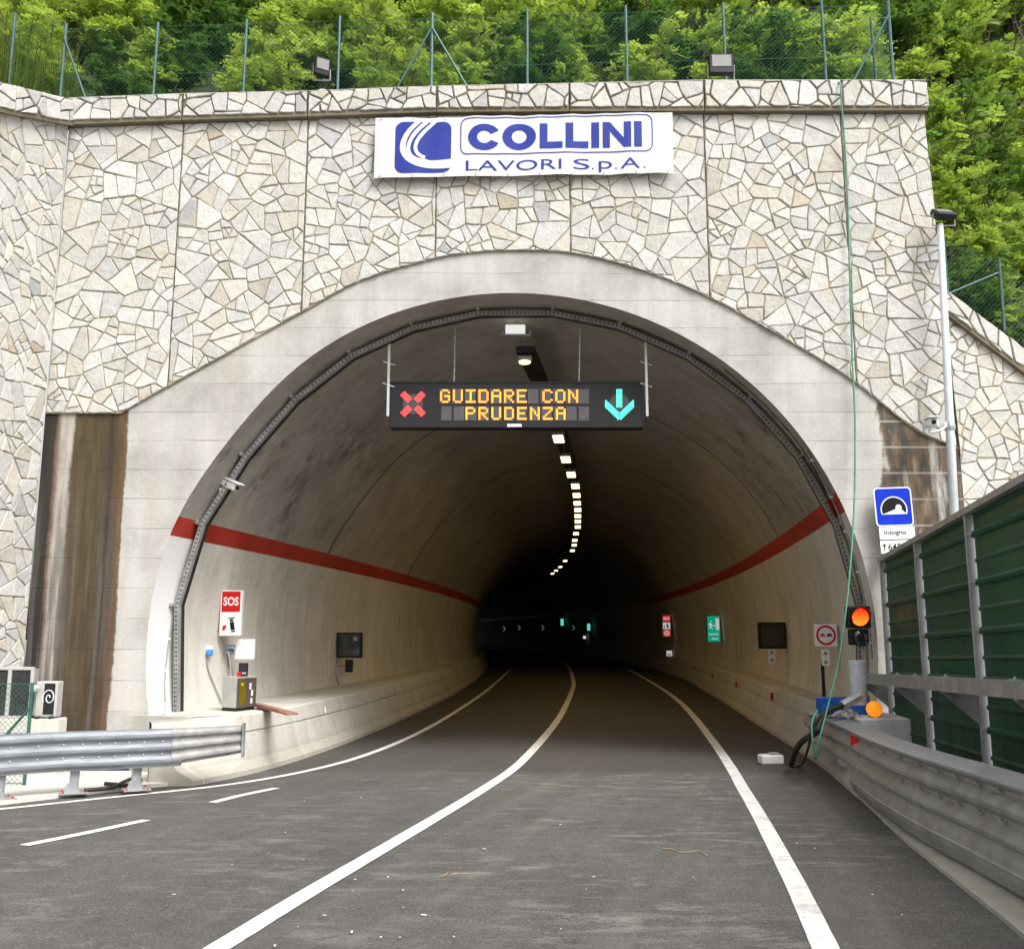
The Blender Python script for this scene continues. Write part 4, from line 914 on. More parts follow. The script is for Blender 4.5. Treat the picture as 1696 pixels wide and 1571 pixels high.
# delineators and signs round the bend
for k, (px_, py_) in enumerate(((835, 1041), (860, 1039), (899, 1039), (950, 1039))):
    p = tube(px_, py_, .25); t = thing('chevron_marker', 'small white chevron marker far inside the dark tunnel', 'marker', p, group='chevron markers far inside the tunnel'); s = (p.y + CAM_D) / 1580; mb = MB(); mb.box(p + Vector((0, .03, 0)), (10 * s, .03, 12 * s)); mb.build('plate', M_BLACK, t)
    mb = MB(); mb.face([p + Vector((x * s, 0, z * s)) for x, z in ((-2.6, 4), (-.6, 4), (2.6, 0), (-.6, -4), (-2.6, -4), (.4, 0))]); mb.build('chevron_print', glow('reflective_white_glow', (.9, .9, .85), .06, (.5, .5, .5)), t)  # faint emission stands in for light thrown back by the reflective print
for px_, py_, lab in ((931, 1030, 'dim green exit sign farthest down the dark tunnel'), (975, 1038, 'green exit sign glowing small on the far bend')):
    p = tube(px_, py_, .4); s = (p.y + CAM_D) / 1580; t = thing('exit_sign', lab, 'sign', p); mb = MB(); mb.box(p + Vector((0, .1, 0)), (6 * s, .15, 12 * s), bev=.02); mb.build('housing', M_GREENM, t); mb = MB(); x, y, z = p; mb.face([(x - 2.5 * s, y, z - 5.5 * s), (x + 2.5 * s, y, z - 5.5 * s), (x + 2.5 * s, y, z + 5.5 * s), (x - 2.5 * s, y, z + 5.5 * s)]); mb.build('panel', G_FAR, t); mb = MB(); mb.rod(p + Vector((0, .1, 0)), p + Vector((.6, .1, 0)), .04, 6); mb.build('bracket', M_GALVD, t)
p = tube(968, 1055, .3); s = (p.y + CAM_D) / 1580; mb = MB(); mb.box(p, (4.5 * s, .1, 4.5 * s), bev=.02); tag(mb.build('marker_plate', glow('far_white_plate', (.8, .85, .9), .5), None), 'tiny pale plate under the far green exit sign', 'sign')

# ------------------------------------------------------------------ traffic light, pipe and the things on the barrier end
TY = -.12
c = at(1424, 1021, TY); tl = thing('traffic_light', 'black traffic light with glowing orange red lens at the right arch foot', 'traffic light', (c.x, TY, .9))
r1, r2 = rectY(1405, 1003, 1443, 1040, TY), rectY(1410, 1041, 1440, 1068, TY + .02)
mb = MB(); fbox(mb, r1, TY, .18, .02); mb.build('housing', M_BLACK, tl); mb = MB(); fbox(mb, r2, TY + .03, .16, .015); mb.build('housing', M_BLACK, tl)
mb = MB(); lr = .138; mb.lathe([(lr, 0), (lr * .9, .02), (lr * .5, .045), (.001, .055)], c + Vector((0, -.002, 0)), (0, -1, 0), 28); mb.build('lens', G_SIGNAL, tl, smooth=True)
mb = MB(); n_ = 20; sec = []
for k in range(n_ + 1): a = rad(-30 + 240 * k / n_); u = Vector((math.cos(a), 0, math.sin(a))); ln_ = .06 + .12 * max(0, math.sin(a)); sec.append([c + u * (lr + .005), c + u * (lr + .005) + Vector((0, -ln_, 0)), c + u * (lr + .014) + Vector((0, -ln_, 0)), c + u * (lr + .014)])
mb.sweep(sec); mb.build('visor', M_BLACK, tl)
c2 = at(1424, 1055, TY + .03); mb = MB(); mb.lathe([(.1, 0), (.1, .02), (.06, .04), (.001, .045)], c2, (0, -1, 0), 20); mb.box(c2 + Vector((0, -.06, -.1)), (.16, .12, .07), bev=.02); mb.build('lens', M_DGLASS, tl)
mb = MB(); p0 = at(1429, 1070, TY + .1); mb.rod((p0.x, TY + .1, p0.z + .1), (p0.x, TY + .1, .95), .03, 8); mb.build('post', M_GALVD, tl)
p0 = at(1423, 1150, -.45); zt = at(1423, 1093, -.45).z; pp = thing('steel_pipe', 'short wide grey pipe standing on end under the traffic light', 'pipe', (p0.x, -.45, .93)); mb = MB(); mb.lathe([(.12, 0), (.128, .01), (.128, zt - .935), (.12, zt - .93), (.11, zt - .93), (.11, zt - 1.2)], (p0.x, -.45, .93), n=24); mb.build('body', plain('pale_grey_pvc', (.5, .54, .57), .4), pp, smooth=False)
bl = thing('concrete_block', 'white topped concrete block closing the right barrier behind the guard rail', 'block', (5.3, -.6, 0)); mb = MB(); xb = xr(-.6); mb.box((xb + .58, -.62, .46), (.78, 1.15, .94), bev=.02); mb.build('block', concrete('white_washed_concrete', (.78, .78, .76), dirt=.06), bl)
zt = .932
q = Vector((at(1397, 1160, -.5).x, -.42, zt)); t = thing('tool_tray', 'bright blue plastic tool tray on the right barrier end', 'tray', q); mb = MB(); w, d, h = .66, .3, .24
for a in ((0, 0, .012, w, d, .024), (0, d / 2, h / 2, w, .02, h), (0, -d / 2, h * .28, w, .02, h * .56), (-w / 2, 0, h / 2, .02, d, h), (w / 2, 0, h / 2, .02, d, h)): mb.box(q + Vector(a[:3]), a[3:], bev=.006)
mb.build('body', M_BLUEBOX, t); mb = MB(); mb.box(q + Vector((-w * .45, -d * .5 - .012, h * .33)), (.07, .012, h * .5), bev=.004); mb.build('handle', M_BLUEBOX, t)
q = at(1400, 1168, -.85); q.z = zt; t = thing('plastic_bag', 'crumpled silver plastic bag lying in front of the blue tray', 'bag', q); mb = MB(); RR_ = random.Random(4)
vsx = []; fsx = []; NB = 14
for i in range(NB):
    for k in range(8): x_ = (i / (NB - 1) - .5) * .42; y_ = (k / 7 - .5) * .2; e = max(0, 1 - (2 * x_ / .42) ** 2) * max(0, 1 - (2 * y_ / .2) ** 2); vsx.append(q + Vector((x_ + RR_.gauss(0, .008), y_ + RR_.gauss(0, .008), .004 + e * .11 * RR_.uniform(.5, 1.2))))
for i in range(NB - 1):
    for k in range(7): fsx.append((i * 8 + k, (i + 1) * 8 + k, (i + 1) * 8 + k + 1, i * 8 + k + 1))
mb.add(vsx, fsx); mb.build('film', plain('silver_film', (.5, .5, .52), .3, .3, var=.4, scale=20), t)
q = at(1448, 1172, -1.0); q.z = zt + .115; t = thing('beacon_lamp', 'round orange warning beacon on the white block at the green barrier', 'beacon', (q.x, q.y, zt)); mb = MB(); mb.lathe([(.001, -.04), (.09, -.04), (.112, -.02), (.112, .0), (.09, .03), (.001, .05)], q, (-.1, -1, .1), 24); mb.build('lens', M_ORANGE, t, smooth=True); mb = MB(); mb.box(q + Vector((0, .05, -.09)), (.1, .12, .05), bev=.01); mb.rod(q + Vector((-.04, .04, 0)), q + Vector((-.06, .06, .18)), .02, 6); mb.build('base', M_BROWN, t)
def hose(label, name, pts, r, mat, cat='hose', ends=None):
    t = thing(name, label, cat, pts[-1]); mb = MB(); P = smooth_path(pts, 8); mb.path(P, r, 8); mb.build('tube', mat, t, smooth=True)
    if ends: mb = MB(); mb.rod(pts[0], ends, r * 1.5, 12); mb.build('nozzle', M_GALV, t)
    return t
HZ = lambda px_, py_, Y: at(px_, py_, Y)
hose('black corrugated hose with silver end draped over the right guard rail', 'hose', [HZ(1395, 1168, -1.0), HZ(1370, 1178, -1.1), HZ(1358, 1195, -1.15), HZ(1352, 1212, -1.2), HZ(1330, 1226, -.6), HZ(1318, 1242, -.2), HZ(1312, 1258, .2), HZ(1310, 1265, .4)], .045, M_RUBBER, ends=HZ(1424, 1152, -.95))
hose('thinner dark cable looping from the guard rail down to the road', 'hose', [HZ(1360, 1182, -1.15), HZ(1348, 1200, -1.2), HZ(1342, 1222, -1.1), HZ(1338, 1240, -.8), HZ(1330, 1262, -.4), road(1322, 1268, .02), road(1312, 1270, .02), road(1308, 1264, .02)], .018, M_RUBBER)
def CB(px_, py_, Y): return at(px_, py_, Y)
hose('long green cable hanging from the coping down the portal to the guard rail', 'hanging_cable', [Vector((at(1388, 131, -.22).x, .1, 11.39)), CB(1391, 138, -.23), CB(1394, 178, -.23), CB(1400, 250, -.17), CB(1405, 360, -.15), CB(1408, 480, -.15), CB(1412, 600, -.15), CB(1416, 700, -.15), CB(1415, 830, -.22), CB(1408, 940, -.4), CB(1400, 1020, -.6), CB(1388, 1100, -.8), CB(1376, 1150, -1.0), CB(1366, 1190, -1.25), CB(1357, 1225, -1.4), CB(1351, 1256, -1.35), CB(1346, 1225, -1.4), CB(1345, 1195, -1.3), CB(1354, 1176, -1.1)], .015, M_GREENC, 'cable')
r = (road(1263, 1268).x, 0, road(1297, 1267).x); p = road(1280, 1266); t = thing('plastic_box', 'white plastic box on the asphalt at the foot of the right barrier', 'box', p); mb = MB(); mb.box(p + Vector((0, .12, .075)), (.37, .24, .15), Matrix.Rotation(rad(6), 3, 'Z'), bev=.02); mb.build('body', M_WHITE, t); mb = MB(); mb.box(p + Vector((.06, .12, .165)), (.14, .16, .03), Matrix.Rotation(rad(6), 3, 'Z'), bev=.01); mb.build('lid', M_GREY, t)

# ------------------------------------------------------------------ blue tunnel sign with plates
SY = -.2
o0 = at(1445, 808, SY); o1 = at(1507, 806, SY); o2 = at(1449, 872, SY)
ux = (o1 - o0); SW = ux.length; ux.normalize(); uz = Vector((-ux.z, 0, ux.x)); SH = (o0 - o2).length; org = o0 - uz * SH
ts = thing('tunnel_sign', 'blue square tunnel sign above white name plates at the right pier', 'road sign', (org.x + SW / 2, SY, 0))
def onS(mb, poly, dy, mi=None): flat(mb, poly, org + Vector((0, -dy, 0)), ux, uz, mi)
mb = MB(); mb.prism(rrect(0, 0, SW, SH, .06), .02, org, ux, uz); mb.build('plate', M_WHITE, ts)
mb = MB(); onS(mb, rrect(.02, .02, SW - .02, SH - .02, .05), .023); mb.build('blue_panel', M_BLUEP, ts)
cx, cz, r_ = SW * .5, SH * .42, SW * .355
arc = lambda r, lo: [(cx + r * math.cos(a), cz + r * math.sin(a)) for a in [math.asin(-lo / r) + (math.pi - 2 * math.asin(-lo / r)) * k / 30 for k in range(31)]]
mb = MB(); onS(mb, arc(r_, .075), .026); mb.build('white_border', M_WHITE, ts); mb = MB(); onS(mb, arc(r_ - .018, .062), .029); mb.build('black_arch', M_INK, ts)
mb = MB(); onS(mb, [(cx - r_ * .9, cz - .072), (cx + r_ * .9, cz - .072), (cx + .11, cz + .005), (cx + .03, cz + .01)], .032); onS(mb, circle(cx + .07, cz + .03, .048, 18), .0335); mb.build('light_print', M_WHITE, ts)
for name, z1, z0, txt, box_, bold in (('name_plate', -.01, -.205, 'Inzogno', (.11, -.155, .45, -.06), .012), ('distance_plate', -.222, -.42, '645 m', (.15, -.375, .5, -.27), .012)):
    mb = MB(); mb.prism([(.035, z0), (SW - .0, z0), (SW - .0, z1), (.035, z1)], .015, org, ux, uz, mi=0); put_text(mb, txt, org + Vector((0, -.018, 0)), ux, uz, box_, bold, 1)
    if name[0] == 'd':
        for q in ([(.085, -.38), (.1, -.38), (.1, -.3), (.085, -.3)], [(.065, -.31), (.12, -.31), (.0925, -.26)]): onS(mb, q, .018, 1)
    mb.build(name, [M_WHITE, M_INK], ts)
mb = MB(); pc_ = org + ux * SW * .5 + Vector((0, .05, 0)); mb.rod((pc_.x, pc_.y, org.z + SH - .03), (pc_.x, pc_.y, 0), .03, 10)
for z in (.1, .5): mb.box(org + ux * SW * .5 + uz * z + Vector((0, .022, 0)), (.4, .03, .04))
mb.build('post', M_GALVD, ts)

# ------------------------------------------------------------------ green noise barrier
BX = lambda Y: 5.735 + .16 * (Y + .25)
bdir = Vector((-.16, -1, 0)).normalized(); bnr = Vector((-1, .16, 0)).normalized()
ztop = [(-12, 3.72), (-8.94, 3.66), (-6.74, 3.6), (-4.54, 3.53), (-2.34, 3.46), (-.25, 3.4)]
ty_, tz_ = (-.25, -2.34, -4.54), [at(px_, py_, Y).z - .09 for px_, py_, Y in ((1461, 917, -.25), (1521, 880, -2.34), (1609, 834, -4.54))]
ZT = lambda Y: tz_[0] + (tz_[2] - tz_[0]) * (Y + .25) / (-4.29)
nbz = thing('noise_barrier', 'dark green ribbed noise barrier with grey posts along the right roadside', 'noise barrier', (BX(-.25), -.25, 0))
PYS = [-.25, -2.34, -4.54, -6.74, -8.94, -11.14]
mg = N('dark_green_sheet'); mg.col(mg.ramp(mg.noise(1.2, 5), [(.3, (.012, .062, .036)), (.7, (.022, .09, .052))])).rough(mg.ramp(mg.noise(3, 5), [(.3, .42), (.7, .6)])); mg.b.inputs['Specular IOR Level'].default_value = 0.3; mg.bump(mg.noise(2.2, 3), .25, .02); M_SHEET = mg.m
for a, b in zip(PYS, PYS[1:]):
    mb = MB(); z0 = -.1
    zt0 = min(ZT(a), ZT(b)) + .0; prof = []; z = z0; H = .52
    while z < max(ZT(a), ZT(b)) + .2:
        prof += [(.0, 0), (.035, .015), (.045, .05), (.025, .075), (.0, .09), (.0, .25), (.012, .262), (.02, .28), (.012, .298), (.0, .31), (.0, .5)]; prof = prof; 
        z += H
    z = z0; pts = []
    k = 0
    base = [(.0, 0), (.035, .015), (.045, .05), (.025, .075), (.0, .09), (.0, .25), (.012, .262), (.02, .28), (.012, .298), (.0, .31), (.0, .5)]
    while z < 4.2: pts += [(d, z + h) for d, h in base]; z += H
    sec = []
    for Y, e in ((a - .05, a), (b + .05, b)):
        zm = ZT(e) - .02; row = [(d, min(zz - .026 * (Y + .25), zm)) for d, zz in pts]
        o = Vector((BX(Y), Y, 0)); sec.append([o + bnr * (d - .02) + UZ * zz for d, zz in row] + [o - bnr * .06 + UZ * row[-1][1], o - bnr * .06 + UZ * row[0][1]])
    mb.sweep(sec); mb.build('green_panel', M_SHEET, nbz)
    for zz in [z0 + H * k + .05 for k in range(1, 7)]: mb = MB(); p = Vector((BX(a - .06), a - .06, zz - .026 * (a + .25))); mb.box(p + bnr * .03, (.03, .09, .03), bev=.006); mb.build('clip', M_GALV, nbz)
for Y in PYS:
    mb = MB(); q = bdir.to_track_quat('Y', 'Z').to_matrix(); p = Vector((BX(Y), Y, (ZT(Y) - .3) / 2)); h = ZT(Y) + .3
    mb.box(p + bnr * .055, (.012, .04, h), q); mb.box(p - bnr * .085, (.012, .04, h), q); mb.box(p - bnr * .015, (.13, .01, h), q); mb.build('post', plain('pale_galvanised_post', (.4, .41, .41), .5, .2), nbz)
for a, b in zip(PYS, PYS[1:]):
    mb = MB(); sec = []
    for Y in (a + (.1 if a > -.3 else -.004), b + .004): o = Vector((BX(Y), Y, ZT(Y))); sec.append([o + bnr * d + UZ * h for d, h in ((-.12, -.035), (.075, -.035), (.075, .035), (-.12, .035))])
    mb.sweep(sec); mb.build('top_cap', M_GALVD, nbz)
ZR = lambda Y: 1.44 - .03 * (Y + .25)
ra_ = thing('handrail_beam', 'grey box beam held by triangular brackets in front of the green barrier', 'rail', (BX(-.25) - .35, -.25, ZR(-.25))); mb = MB(); sec = []
for Y in (.0, -4, -8, -12): o = Vector((BX(Y), Y, ZR(Y))); sec.append([o + bnr * d + UZ * h for d, h in ((.28, -.075), (.43, -.075), (.43, .075), (.28, .075))])
mb.sweep(sec); mb.build('beam', M_GALVD, ra_)
for Y in PYS:
    mb = MB(); o = Vector((BX(Y), Y, ZR(Y))); mb.prism([(.065, -.42), (.065, -.02), (.42, -.078), (.42, -.1)], .014, o, bnr, UZ, bdir); mb.prism([(.065, -.02), (.42, -.076), (.42, -.09), (.065, -.034)], .09, o - bdir * .04, bnr, UZ, bdir); mb.build('bracket', M_GALVD, ra_)
for Y in (-2.3, -3.2, -4.5, -6.6):
    mb = MB(); o = Vector((BX(Y), Y, ZR(Y) + .078)) + bnr * .36; mb.box(o, (.06, .12, .014), bev=.003); mb.rod(o, o + UZ * .03, .012, 6); mb.build('bolt', M_GALV, ra_)

# ------------------------------------------------------------------ guard rails
W3 = []
for k in range(25):
    u = k / 24; W3.append((.042 * (0.5 + 0.5 * math.tanh(2.2 * math.cos(2 * math.pi * (3 * u - .5))) / math.tanh(2.2)), u))
def rail_sweep(mb, line, h0, prof, side, h1=None):       # line: top edge points; side: +1 bulges to the right of travel
    sec = []; n = len(line)
    for i, p in enumerate(line):
        t = line[min(i + 1, n - 1)] - line[max(i - 1, 0)]; t.z = 0; t.normalize(); nn = Vector((t.y, -t.x, 0)) * side
        h = h0 if h1 is None else lerp(h0, h1, i / (n - 1)); f = [p + nn * d + UZ * (h * (u - 1)) for d, u in prof]; sec.append(f + [q - nn * .006 for q in f[::-1]])
    mb.sweep(sec)
    return sec
topL = [road(px_, py_, .82) for px_, py_ in ((-60, 1219), (0, 1216), (107, 1211), (180, 1209), (240, 1207), (320, 1204), (404, 1200))]
LL = smooth_path(topL, 5)
gl = thing('guard_rail', 'bluish galvanised three wave guard rail in front of the left pier', 'guard rail', (LL[10].x, LL[10].y, zr(LL[10].y)))
nl = len(LL); kk = 24
mb = MB(); rail_sweep(mb, [p + Vector((0, 0, .0)) for p in LL[:kk + 1]], .49, W3, 1); M_RAILB = plain('bluish_galvanised_rail', (.29, .31, .335), .42, .45, var=.2, scale=3, stretch=(1, 1, 6), bump=.05); mb.build('beam', M_RAILB, gl, smooth=False)
mb = MB(); rail_sweep(mb, [p + Vector((.0, -.012, .0)) for p in LL[kk - 1:]], .475, W3, 1, .37); mb.build('beam_end', M_GALVD, gl)
mb = MB(); p = LL[-1]; mb.box((p.x + .01, p.y - .03, p.z - .2), (.02, .12, .46), bev=.004); mb.build('end_plate', M_GALVD, gl)
mb = MB()
for i in range(2, nl - 1, 2):
    p = LL[i]; t = (LL[i + 1] - LL[i - 1]).normalized(); nn = Vector((t.y, -t.x, 0)).normalized()
    for u in (.335, .665): mb.lathe([(.012, 0), (.011, .01), (.001, .012)], p + nn * .006 - UZ * .49 * (1 - u), nn, 8)
mb.build('bolt', M_STEEL, gl)
for px_, py_ in ((107, 1318), (242, 1302), (-30, 1330)):
    p = road(px_, py_, .05); mb = MB(); i = min(range(nl), key=lambda i: abs(LL[i].x - p.x)); q = LL[i]; t = (LL[min(i + 1, nl - 1)] - LL[i - 1]).normalized(); M3 = t.to_track_quat('X', 'Z').to_matrix(); q = Vector((q.x, q.y + .1, 0)); zb = zr(q.y) + .05
    for s in (-1, 1): mb.box((q + M3 @ Vector((s * .05, .02, 0))) + UZ * (zb + .36), (.012, .1, .72), M3)
    mb.box(q + UZ * (zb + .36), (.1, .012, .72), M3); mb.prism([(-.1, 0), (.1, 0), (.055, .12), (-.055, .12)], .012, q - Vector((0, .06, 0)) + UZ * (zb + .01), t); mb.build('post', M_GALV, gl)
    mb = MB(); mb.box(q + UZ * (zb + .006), (.34, .26, .012), M3); mb.build('base_plate', M_GALVD, gl)
    mb = MB()
    for sx in (-1, 1):
        for sy in (-1, 1): c = q + M3 @ Vector((sx * .13, sy * .09, 0)) + UZ * zb; mb.rod(c, c + UZ * .035, .009, 6)
    mb.build('anchor_bolt', M_REDP, gl)
topR = [road(px_, py_, .83) for px_, py_ in ((1337, 1177), (1352, 1184), (1400, 1203), (1450, 1226), (1520, 1251), (1600, 1275), (1700, 1306))]
d_ = topR[-1] - topR[-2]; d_.normalize(); topR += [topR[-1] + d_ * k for k in (1.5, 3, 5)]
for p in topR: p.z = zr(p.y) + .83
RL_ = smooth_path(topR, 5); grd = thing('guard_rail', 'grey three wave guard rail along the right road edge below the green barrier', 'guard rail', (RL_[15].x, RL_[15].y, zr(RL_[15].y)))
W3R = [(.0, .0), (.03, .015), (.07, .08), (.08, .15), (.068, .23), (.012, .31), (-.004, .35), (-.004, .41), (.012, .45), (.068, .54), (.08, .62), (.068, .7), (.012, .78), (-.004, .81), (-.004, .87), (.03, .915), (.07, .97), (.07, 1.0)]
mb = MB(); rail_sweep(mb, RL_, .46, W3R, 1); mb.build('beam', M_GALVD, grd)
mb = MB(); sec = []
for i, p in enumerate(RL_): t = RL_[min(i + 1, len(RL_) - 1)] - RL_[max(i - 1, 0)]; t.z = 0; t.normalize(); nn = Vector((t.y, -t.x, 0)); sec.append([p + nn * .085 + UZ * .003, p - nn * .2 + UZ * .03, p - nn * .2 + UZ * .045, p + nn * .085 + UZ * .016])
mb.sweep(sec); mb.build('top_plate', M_GALV, grd)
for i in range(2, len(RL_) - 1, 2):
    p = RL_[i]; t = (RL_[i + 1] - RL_[i - 1]); t.z = 0; t.normalize(); nn = Vector((t.y, -t.x, 0))
    for u in (.84, .38): mb = MB(); mb.lathe([(.016, 0), (.013, .014), (.001, .016)], p + nn * .004 - UZ * .46 * (1 - u), nn, 8); mb.box(p + nn * .006 - UZ * .46 * (1 - u) + t * .07, (.05, .05, .012), t.to_track_quat('X', 'Z').to_matrix()); mb.build('bolt', M_GALV, grd)
mb = MB(); p = RL_[13]; q = march(1415, 1226, lambda q: q.x - interp(sorted((a.y, a.x) for a in RL_), q.y) + .06, 8); mb.prism([(-.05, -.075), (.06, -.02), (.06, .03), (-.05, .075)], .012, q, (.55, -.83, 0), UZ, (-.83, -.55, 0)); mb.build('reflector', M_REDP, grd)
LP_ = [p for p in RL_ if p.y < -2.2]; lpl = thing('guard_plate', 'smooth grey lower guard plate under the right guard rail', 'guard rail', (LP_[4].x, LP_[4].y, zr(LP_[4].y)))
mb = MB(); prof = [(.0, 0.0), (.02, .06), (.055, .3), (.06, .42), (.075, .46), (.06, .5), (.055, .62), (.03, .92), (.0, 1.0)]; rail_sweep(mb, [Vector((p.x, p.y, zr(p.y) + .42)) for p in LP_], .36, [(d + .0, u) for d, u in prof], 1); mb.build('sheet', M_GALVD, lpl)
mb = MB()
for p in LP_[3::4]: mb.box((p.x + .1, p.y, zr(p.y) + .22), (.12, .05, .04)); mb.box((p.x + .16, p.y, zr(p.y) + .4), (.1, .1, .84)); mb.box((p.x + .14, p.y, zr(p.y) + .05), (.24, .2, .012))
mb.build('bracket', M_GALVD, lpl)

# ------------------------------------------------------------------ left yard: hose, plinth, cabinets, fence
hose('short black hose loop lying on the pale pavement behind the left guard rail', 'hose', [road(px_, py_, .08) for px_, py_ in ((140, 1308), (165, 1306), (188, 1303), (205, 1294), (222, 1288), (233, 1289), (228, 1297), (205, 1300), (190, 1298), (174, 1297))], .025, M_RUBBER)
QY = -.75
r = rectY(-60, 1191, 95, 1240, QY); t = thing('concrete_plinth', 'low pale concrete plinth under the cabinets at the left wing wall', 'plinth', (r[0], QY, 0)); mb = MB(); mb.box(((r[0] + r[2]) / 2, QY + .14, (r[3] + .02) / 2), (r[2] - r[0], .3, r[3]), bev=.015); mb.build('block', M_WHITE_CONC, t); zp = r[3]
r = rectY(56, 1128, 92, 1190, QY); t = thing('pump_unit', 'grey generator unit with white spiral mark on the left plinth', 'machine', ((r[0] + r[2]) / 2, QY, zp)); mb = MB(); fbox(mb, (r[0], zp + .03, r[2], r[3]), QY + .03, .2, .02); mb.build('body', M_STEEL, t)
mb = MB(); x0, z0, x1, z1 = r; frect(mb, (x0 + .13, z0 + .06, x1 - .03, z1 - .03), QY + .026); mb.build('front_panel', M_CHAR, t); mb = MB(); c = Vector(((x0 + x1) / 2 + .05, QY + .02, z0 + .3)); P = [c + Vector((math.cos(a * .4) * (.012 + .0035 * a), 0, math.sin(a * .4) * (.018 + .0045 * a))) for a in range(26)]; mb.path(P, .008, 5); mb.build('spiral_print', M_WHITE, t)
mb = MB(); mb.lathe([(.05, 0), (.05, .1), (.03, .12), (.001, .12)], (x0 + .02, QY + .02, z1 - .1), (-.2, -1, 0), 14); mb.rod((x0 - .02, QY + .1, z1 - .1), (x0 - .02, QY + .1, zp + .05), .03, 8); mb.build('gauge', M_STEEL, t)
mb = MB(); [mb.box((x, QY + .1, zp + .015), (.06, .2, .03)) for x in (x0 + .06, x1 - .06)]; mb.build('foot', M_RUBBER, t)
r = rectY(-40, 1104, 53, 1190, QY); x0, z0, x1, z1 = r; z0 = zp; t = thing('window_cabinet', 'grey framed cabinet with dark glass panes on the left plinth', 'cabinet', ((x0 + x1) / 2, QY, zp)); mb = MB(); fbox(mb, (x0 + .03, z0, x1 - .03, z1 - .03), QY + .05, .18, 0); mb.build('body', M_GREY, t)
mb = MB(); xm = rectY(10, 1104, 16, 1190, QY)
for q in ((x0, z1 - .045, x1, z1), (x0, z0, x1, z0 + .05), (x0, z0 + .05, x0 + .04, z1 - .045), (x1 - .045, z0 + .05, x1, z1 - .045), (xm[0], z0 + .05, xm[2], z1 - .045)): fbox(mb, q, QY, .05, .006)
mb.build('frame', M_STEEL, t)
for a, b in ((x0 + .04, xm[0]), (xm[2], x1 - .045)): mb = MB(); frect(mb, (a, z0 + .05, b, z1 - .045), QY + .03); mb.build('pane', M_DGLASS, t)
def wires(mb, o, u, L, z0f, z1f, pitch, r):    # diamond mesh in the vertical plane o + u s, between two heights
    u = Vector(u).normalized(); nrm = Vector((u.y, -u.x, 0))
    zmin = min(z0f(0), z0f(L)); zmax = max(z1f(0), z1f(L)); H = zmax - zmin; n = int((L + H) / pitch) + 1
    for sg in (1, -1):
        for k in range(n):
            s0 = k * pitch - (H if sg > 0 else 0); pts = []
            lo, hi = None, None
            for j in range(25):
                h = H * j / 24; s = s0 + h if sg > 0 else s0 - h; z = zmin + h
                if 0 <= s <= L and z0f(s) <= z <= z1f(s):
                    if lo is None: lo = (s, z)
                    hi = (s, z)
            if lo is None or lo == hi: continue
            a = Vector(o) + u * lo[0]; b = Vector(o) + u * hi[0]; a.z, b.z = lo[1], hi[1]; d = (b - a).normalized(); w = nrm.cross(d) * r; e = nrm * r
            V = [q + x for q in (a, b) for x in (w, e - w * .5, -e - w * .5)]; mb.add(V, [(0, 1, 4, 3), (1, 2, 5, 4), (2, 0, 3, 5)])
FY = -1.62
pF = Vector((at(38, 1325, FY).x, FY, 0)); ff = thing('chain_link_fence', 'short dark green chain link fence with braced end post behind the left guard rail', 'fence', (pF.x, FY, 0)); zt = at(42, 1130, FY).z; zb = zr(FY) + .06
mb = MB(); mb.rod((pF.x, FY, zb - .05), (pF.x, FY, zt), .025, 8); mb.build('post', M_GREENM, ff); mb = MB(); mb.rod((pF.x - .03, FY + .02, zt - .35), (pF.x - .75, FY + .02, zb + .1), .02, 8); mb.rod((pF.x - .05, FY - .02, zb + .55), (pF.x - .6, FY - .02, zb + .05), .02, 8); mb.build('brace', M_GREENM, ff)
mb = MB(); wires(mb, (pF.x - 1.6, FY, 0), (1, 0, 0), 1.6, lambda s: zb, lambda s: zt, .075, .0028); mb.build('wire_mesh', M_GREENM, ff)
for z in (zb + .02, (zb + zt) / 2, zt - .02): mb = MB(); mb.rod((pF.x - 1.6, FY - .01, z), (pF.x, FY - .01, z), .004, 5); mb.build('tension_wire', M_GREENM, ff)

# ------------------------------------------------------------------ banner
NY = -.17
c00, c10, c01, c11 = at(619, 295, NY), at(1116, 287, NY), at(622, 196, NY), at(1114, 185, NY)
def BN(u, w, d=0.0):
    p = c00.lerp(c10, u).lerp(c01.lerp(c11, u), w); rip = .012 * math.sin(u * 23) + .005 * math.sin(u * 61) + (w - .5) * .02 * math.sin(u * 17 + 1)
    sag = -.012 * abs(math.sin(u * math.pi * 9)) * (1 if w > .5 else -.6) * abs(2 * w - 1) ** 3
    return Vector((p.x, NY - rip - d, p.z + sag))
bn_ = thing('banner', 'white vinyl banner with blue company lettering tied under the coping', 'banner', BN(.5, 0)); mb = MB(); nu, nw = 120, 14
mb.add([BN(i / nu, k / nw) for i in range(nu + 1) for k in range(nw + 1)], [(i * (nw + 1) + k, (i + 1) * (nw + 1) + k, (i + 1) * (nw + 1) + k + 1, i * (nw + 1) + k + 1) for i in range(nu) for k in range(nw)]); mb.build('sheet', M_VINYL, bn_, smooth=True)
W_, H_ = 496.0, 101.0
def bpoly(mb, poly, d=.006, seg=None):          # poly in photo-like units: x right 0..496, y down 0..101; cut into strips so that it follows the ripples
    xs_ = [p[0] for p in poly]; x = min(xs_); xe = max(xs_); st_ = 6.0
    while x < xe - 1e-6:
        q = clip(clip(poly, 1, 0, min(x + st_, xe)), -1, 0, -x)
        if len(q) >= 3: mb.face([BN(a / W_, 1 - b / H_, d) for a, b in q][::-1])
        x += st_
def bquadstrip(mb, A_, B_, d=.006):
    for a, b, c, e in zip(A_, B_, A_[1:], B_[1:]): mb.face([BN(q[0] / W_, 1 - q[1] / H_, d) for q in (a, b, e, c)])
mb = MB(); bpoly(mb, rrect(34, 8, 127, 94, 13), .005); mb.build('logo_panel', M_VBLUE, bn_)
mb = MB()
